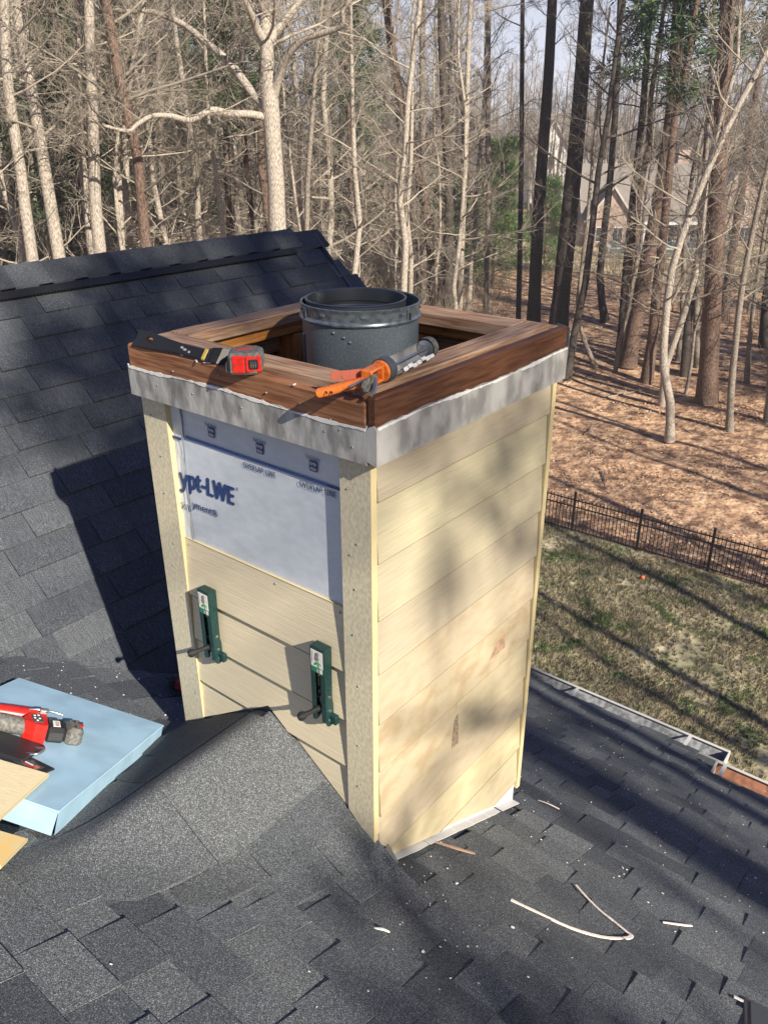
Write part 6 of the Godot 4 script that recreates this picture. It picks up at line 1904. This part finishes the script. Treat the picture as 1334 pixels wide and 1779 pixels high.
func make_evergreens() -> void:
	# x, z, height, crown start, branch length, branches, ball, blades, label
	var list := [[33.3, -11.6, 21.0, 0.52, 3.0, 44, 0.75, 26, "tall pine whose dark green boughs hang in at the upper right"],
		[36.0, -13.9, 19.0, 0.55, 2.4, 30, 0.7, 24, "pine with a dark green crown left of the big red brown pine trunk"],
		[24.0, -37.0, 18.0, 0.35, 3.2, 46, 0.8, 24, "green pine standing in shade behind the oak"],
		[17.5, -38.0, 17.0, 0.4, 3.0, 40, 0.8, 24, "dull green pine behind the pale twin trunks"],
		[15.0, -34.0, 16.0, 0.45, 2.6, 34, 0.75, 24, "dull green pine at the upper left behind the pale trunks"],
		[29.0, -36.0, 20.0, 0.45, 3.0, 44, 0.8, 24, "dark green pine behind the slender forked trunk"],
		[37.0, -32.0, 21.0, 0.5, 3.0, 44, 0.8, 24, "dark green pine above the leaning reddish trunk"],
		[16.3, -27.5, 15.0, 0.50, 2.4, 34, 0.7, 22, "green pine close behind the pale trunks at the left"],
		[20.5, -30.0, 16.5, 0.52, 2.6, 36, 0.7, 22, "green pine left of the oak, behind its long limb"],
		[22.5, -25.0, 17.0, 0.58, 2.4, 32, 0.7, 22, "green pine right behind the upper oak trunk"],
		[21.0, -42.0, 19.0, 0.22, 3.4, 60, 0.85, 24, "shaded dark pine deep in the woods behind the oak"],
		[28.5, -47.0, 19.0, 0.20, 3.4, 60, 0.85, 24, "shaded dark pine deep in the woods, left of the flue pipe"],
		[38.0, -45.0, 18.0, 0.18, 3.4, 60, 0.85, 24, "shaded dark pine deep in the woods, above the flue pipe"],
		[46.0, -40.0, 18.0, 0.18, 3.4, 60, 0.85, 24, "shaded dark pine deep in the woods, left of the green conifers"],
		[24.0, -58.0, 20.0, 0.18, 3.4, 60, 0.9, 22, "dark pine far back behind the twin trunks"],
		[14.5, -46.0, 18.0, 0.2, 3.4, 56, 0.9, 22, "dark pine far back at the left edge of the view"],
		[48.6, -29.1, 9.5, 0.04, 2.4, 90, 0.55, 30, "bright green bushy conifer left of the brick house"],
		[46.6, -31.6, 8.0, 0.04, 2.2, 70, 0.55, 30, "lower bright green conifer beside the bushy one"],
		[56.5, -29.4, 6.5, 0.04, 2.0, 60, 0.5, 30, "yellow green conifer in front of the brick house"],
		[53.0, -10.6, 3.6, 0.02, 1.5, 40, 0.45, 26, "low dark evergreen bush at the right of the brick house"]]
	var sd := 40
	for q in list:
		sd += 1
		var r := RandomNumberGenerator.new()
		r.seed = sd
		var y := ground_y(q[0], q[1])
		var t := root_at("pine_tree" if q[2] > 10 else "conifer", Vector3(q[0], y, q[1]))
		tag(t, q[8], "tree")
		var path := trunk_path(q[2], Vector3(0.01, 0, 0.01), 0.4, r)
		put("trunk", trunk_mesh(path, 0.012 * q[2], 0.04), M.bark_pine, t)
		var wood := Geo.new()
		var green := Geo.new()
		green.colored = true
		pine_crown(wood, green, path, q[3], q[4], q[5], r, q[6], 5, q[7])
		put("boughs", wood.mesh(), M.twig_dark, t)
		var gm: StandardMaterial3D = M.needles
		if q[2] < 10.0:
			gm = M.needles.duplicate()
			gm.albedo_color = lin(0.115, 0.18, 0.05)
		put("crown", green.mesh(), gm, t)

func gable_block(t: Node3D, c: Vector3, w: float, d: float, wall_h: float, roof_h: float, along_x: bool) -> void:   # box with a pitched roof; ridge along x or along z
	var lo := c - Vector3(w / 2, 0, d / 2)
	var g := Geo.new()
	g.box(at(c + Vector3(0, wall_h / 2, 0)), Vector3(w, wall_h, d))
	var tri2 := PackedVector2Array([Vector2(-(d if along_x else w) / 2, 0), Vector2((d if along_x else w) / 2, 0), Vector2(0, roof_h)])
	var b := Basis(Vector3(0, 0, -1), Vector3(0, 1, 0), Vector3(1, 0, 0)) if along_x else Basis.IDENTITY
	var L := w if along_x else d
	g.prism(tri2, Transform3D(b, c + Vector3(0, wall_h, 0)), -L / 2, L / 2)
	put("wall", g.mesh(), M.brick, t)
	g = Geo.new()
	var half := (d if along_x else w) / 2
	for s in [-1.0, 1.0]:
		var sl := PackedVector2Array([Vector2(s * (half + 0.5), -roof_h * 0.5 / half + 0.02), Vector2(0, roof_h + 0.02), Vector2(0, roof_h + 0.25), Vector2(s * (half + 0.5), -roof_h * 0.5 / half + 0.25)])
		g.prism(sl, Transform3D(b, c + Vector3(0, wall_h, 0)), -L / 2 - 0.4, L / 2 + 0.4)
	put("roof", g.mesh(), M.house_roof, t)
	for s in [-1.0, 1.0]:
		for e in [-1.0, 1.0]:
			var p0: Vector3 = Vector3(s * (half + 0.45), -roof_h * 0.45 / half + 0.10, e * (L / 2 + 0.42))
			var p1: Vector3 = Vector3(0, roof_h + 0.10, e * (L / 2 + 0.42))
			var dd := (p1 - p0).normalized()
			put("rake_board", boxm(Vector3(p0.distance_to(p1), 0.20, 0.05)), M.rake_paint, t, Transform3D(b, c + Vector3(0, wall_h, 0)) * Transform3D(Basis(dd, Vector3(0, 0, 1).cross(dd), Vector3(0, 0, 1)), (p0 + p1) / 2))

func window(t: Node3D, p: Vector3, w: float, h: float, b: Basis) -> void:
	var f := put("window", boxm(Vector3(w, h, 0.10), 0.01), M.white, t, Transform3D(b, p))
	for s in [-1.0, 1.0]:
		put("pane", boxm(Vector3(w * 0.42, h * 0.88, 0.02)), M.glass, f, at(Vector3(s * w * 0.235, 0, 0.055)))

func make_houses() -> void:
	var h := root_at("brick_house", Vector3(80.5, -9.2, -31.5))
	tag(h, "pinkish brick house with grey gable roofs seen through the trees", "house")
	h.scale = Vector3(0.86, 0.80, 0.86)
	h.rotation.y = deg_to_rad(-56.0)      # its long front looks back towards the fence; local x runs to the right
	var fb := Basis.IDENTITY
	gable_block(h, Vector3(0, 0, 0), 15.0, 9.0, 4.2, 4.6, true)
	gable_block(h, Vector3(-5.0, 0, 2.8), 4.6, 8.0, 3.6, 3.2, false)
	gable_block(h, Vector3(8.4, 0, 1.5), 5.4, 10.0, 5.6, 3.8, false)
	gable_block(h, Vector3(2.0, 0, 3.2), 6.4, 4.4, 2.9, 1.6, true)
	for q in [[-5.9, 1.7, 6.82], [-4.1, 1.7, 6.82], [7.5, 1.8, 6.52], [9.3, 1.8, 6.52], [8.4, 4.6, 6.52], [0.2, 1.5, 5.42], [1.6, 1.5, 5.42], [3.0, 1.5, 5.42], [4.4, 1.5, 5.42]]:
		window(h, Vector3(q[0], q[1], q[2]), 1.1, 1.7, fb)
	put("porch_post", boxm(Vector3(0.2, 2.8, 0.2)), M.white, h, at(Vector3(-1.2, 1.4, 6.6)))
	put("porch_post", boxm(Vector3(0.2, 2.8, 0.2)), M.white, h, at(Vector3(5.2, 1.4, 6.6)))
	put("porch_roof", boxm(Vector3(7.2, 0.2, 2.2)), M.white, h, at(Vector3(2.0, 2.95, 6.0)))
	put("chimney_stack", boxm(Vector3(1.2, 3.0, 1.0)), M.brick, h, at(Vector3(3.5, 9.0, -0.6)))
	var po := root_at("swimming_pool", Vector3(74.0, -9.1, -26.6))
	tag(po, "blue covered swimming pool with a pale rim in front of the brick house", "swimming pool")
	po.rotation.y = deg_to_rad(-56.0)
	put("rim", boxm(Vector3(11.0, 0.7, 4.6), 0.05), M.patio, po, at(Vector3(0, 0.3, 0)))
	put("side_panel", boxm(Vector3(10.6, 0.45, 0.05)), M.pool, po, at(Vector3(0, 0.32, 2.34)))
	put("pool_water", boxm(Vector3(9.8, 0.1, 3.6)), M.pool, po, at(Vector3(0, 0.62, 0)))
	for k in 4:
		var c := root_at("garden_chair", Vector3(73.0 + k * 1.1, -8.45, -29.6 + k * 1.7))
		tag(c, "pale garden chair on the terrace beside the far pool", "chair", "garden chairs by the far pool")
		c.rotation.y = deg_to_rad(-56.0 + k * 30.0)
		put("seat", boxm(Vector3(0.6, 0.08, 0.6), 0.02), M.white if k % 2 else M.black_metal, c, at(Vector3(0, 0.42, 0)))
		put("backrest", boxm(Vector3(0.6, 0.6, 0.06), 0.02), M.white if k % 2 else M.black_metal, c, at(Vector3(0, 0.75, -0.3)))
		for sx in [-1, 1]:
			for sz in [-1, 1]:
				put("leg", boxm(Vector3(0.05, 0.42, 0.05)), M.white if k % 2 else M.black_metal, c, at(Vector3(sx * 0.26, 0.20, sz * 0.26)))
	var w := root_at("white_house", Vector3(108.0, -8.0, -54.3))
	tag(w, "white gabled house far behind the bright green conifers", "house")
	w.rotation.y = deg_to_rad(-50.0)
	gable_block(w, Vector3.ZERO, 12.0, 8.0, 6.2, 4.4, true)
	gable_block(w, Vector3(-3.4, 0, 2.6), 5.0, 6.0, 6.2, 3.6, false)
	for o in w.get_children():
		if str(o.name).begins_with("wall"): o.material_override = M.white
	for q in [[-4.2, 2.0, 5.62], [-2.6, 2.0, 5.62], [-3.4, 5.0, 5.62], [1.5, 2.0, 4.02], [3.5, 2.0, 4.02]]:
		window(w, Vector3(q[0], q[1], q[2]), 1.0, 1.6, fb)

# trees out of the picture on the sunny side; their shadows fall across the roof
func make_shade_trees() -> void:
	var r := RandomNumberGenerator.new()
	r.seed = 5150
	# x, z, height, radius, branch length, crown start, branches
	var list := [[-1.45, 11.0, 24.0, 0.17, 2.2, 0.42, 24], [-1.15, 13.5, 24.0, 0.20, 2.4, 0.45, 24], [-2.95, 14.5, 25.0, 0.06, 1.5, 0.46, 16], [0.1, 17.5, 25.0, 0.24, 3.0, 0.35, 30], [2.0, 12.5, 23.0, 0.2, 3.0, 0.35, 30], [-3.8, 19.0, 27.0, 0.16, 2.0, 0.6, 26]]
	for q in list:
		var path := trunk_path(q[2], Vector3(0.0, 0, 0.01), 0.35, r)
		bare_tree("bare_tree", Vector3(q[0], -9.0, q[1]), path, q[3], "grey", {"n": q[6], "t0": q[5], "e0": 5.0, "e1": 50.0, "len": q[4], "lift": 0.04, "n2": 6, "n3": 5, "depth": 1, "top": 0.25}, r.randi() % 10000, "grey bare tree on the sunny side of the house, its shadow on the roof", "trees on the sunny side of the house")
	# heavier limbs that reach towards the house from one of these trees
	var reach := root_at("bare_tree", Vector3(-1.25, -9.0, 12.2))
	tag(reach, "grey bare tree on the sunny side of the house with long limbs towards the chimney", "tree", "trees on the sunny side of the house")
	var rp := trunk_path(24.0, Vector3(0.0, 0, 0.01), 0.2, r)
	put("trunk", trunk_mesh(rp, 0.16, 0.05), M.bark_grey, reach)
	var twg := Geo.new()
	for q in [[15.9, 0.50, 2.3, 0.05], [15.0, 0.40, 2.5, 0.04], [14.0, 0.20, 2.7, 0.05], [13.7, 0.0, 2.4, 0.045]]:
		var lg := Geo.new()
		var lp := limb(lg, Vector3(0, q[0], 0), Vector3(-0.95, q[1], -0.15).normalized(), q[2], q[3], q[3] * 0.4, 7, 6, 0.02, 0.13, r)
		put("limb", lg.mesh(), M.twig_grey, reach)
		twigs(twg, lp, 6, 0.8, 0.010, r, 0)
	put("crown", twg.mesh(), M.twig_grey, reach)
	for q in [[-3.35, 15.5, 27.0, 0.734, 3.3, 80], [-2.1, 17.0, 28.0, 0.742, 2.4, 54]]:
		var path := trunk_path(q[2], Vector3.ZERO, 0.3, r)
		var t := root_at("pine_tree", Vector3(q[0], -9.0, q[1]))
		tag(t, "tall pine on the sunny side of the house, its crown shading the gable roof", "tree", "pines on the sunny side of the house")
		put("trunk", trunk_mesh(path, 0.24, 0.05), M.bark_pine, t)
		var wood := Geo.new()
		var green := Geo.new()
		green.colored = true
		pine_crown(wood, green, path, q[3], q[4], q[5], r, 0.8, 5, 24)
		put("boughs", wood.mesh(), M.twig_dark, t)
		put("crown", green.mesh(), M.needles, t)
	# a slim unseen conifer, added so its tip shades the shingles in front of the saddle
	var slim := root_at("conifer", Vector3(-2.80, -9.0, 9.5))
	tag(slim, "slim open conifer out of view, added to shade the shingles, apart from the pines", "tree")
	var sp := trunk_path(14.42, Vector3.ZERO, 0.1, r)
	put("trunk", trunk_mesh(sp, 0.14, 0.02), M.bark_pine, slim)
	var sw := Geo.new()
	var sg := Geo.new()
	sg.colored = true
	for k in 70:
		var t := 0.30 + 0.69 * k / 70.0
		var p := on_path(sp, t)
		var az := k * 2.4
		var l := 0.12 + (1.0 - t) * 14.5 * 0.30
		var pp := limb(sw, p[0], Vector3(cos(az), 0.25, sin(az)).normalized(), l, 0.02, 0.006, 3, 4, 0.0, 0.12, r)
		for j in 2 + int(l * 1.6):
			needle_ball(sg, on_path(pp, r.randf_range(0.2, 1.0))[0], 0.42, 14, r)
	put("boughs", sw.mesh(), M.twig_dark, slim)
	put("crown", sg.mesh(), M.needles, slim)
	# a row of bare trees along the sunny side of the yard
	var model := root_at("bare_tree", Vector3(8.0, -9.0, 14.0))
	var path := trunk_path(20.0, Vector3(0.02, 0, 0.02), 0.6, r)
	put("trunk", trunk_mesh(path, 0.2, 0.05), M.bark_grey, model)
	var g := Geo.new()
	crown(g, path, 0.2, r, {"n": 34, "t0": 0.25, "e0": 0.0, "e1": 55.0, "len": 4.2, "lift": 0.05, "n2": 6, "n3": 5, "depth": 1})
	put("crown", g.mesh(), M.twig_grey, model)
	var k := 0
	for p in [[8.0, 14.0], [11.5, 11.5], [15.0, 10.0], [13.0, 17.0], [18.5, 13.0], [10.0, 22.0], [16.5, 22.0], [21.5, 8.5], [23.0, 17.0], [6.0, 19.0], [26.0, 11.0], [20.0, 26.0]]:
		var t: Node3D = model
		if k > 0:
			t = model.duplicate()
			t.name = numbered("bare_tree")
			add_child(t)
		k += 1
		t.position = Vector3(p[0], -9.0, p[1])
		t.rotation.y = r.randf() * TAU
		tag(t, "grey bare tree in the row beside the lawn, its shadow on the grass", "tree", "trees in the row beside the lawn")

func _ready() -> void:
	make_light()
	make_materials()
	make_ground()
	make_roofs()
	make_chimney()
	make_flue()
	make_fence()
	make_named_trees()
	make_woods()
	make_evergreens()
	make_houses()
	make_shade_trees()
	make_pry_bar()
	make_tape()
	make_caulk_gun()
	make_gauges()
	make_roof_things()
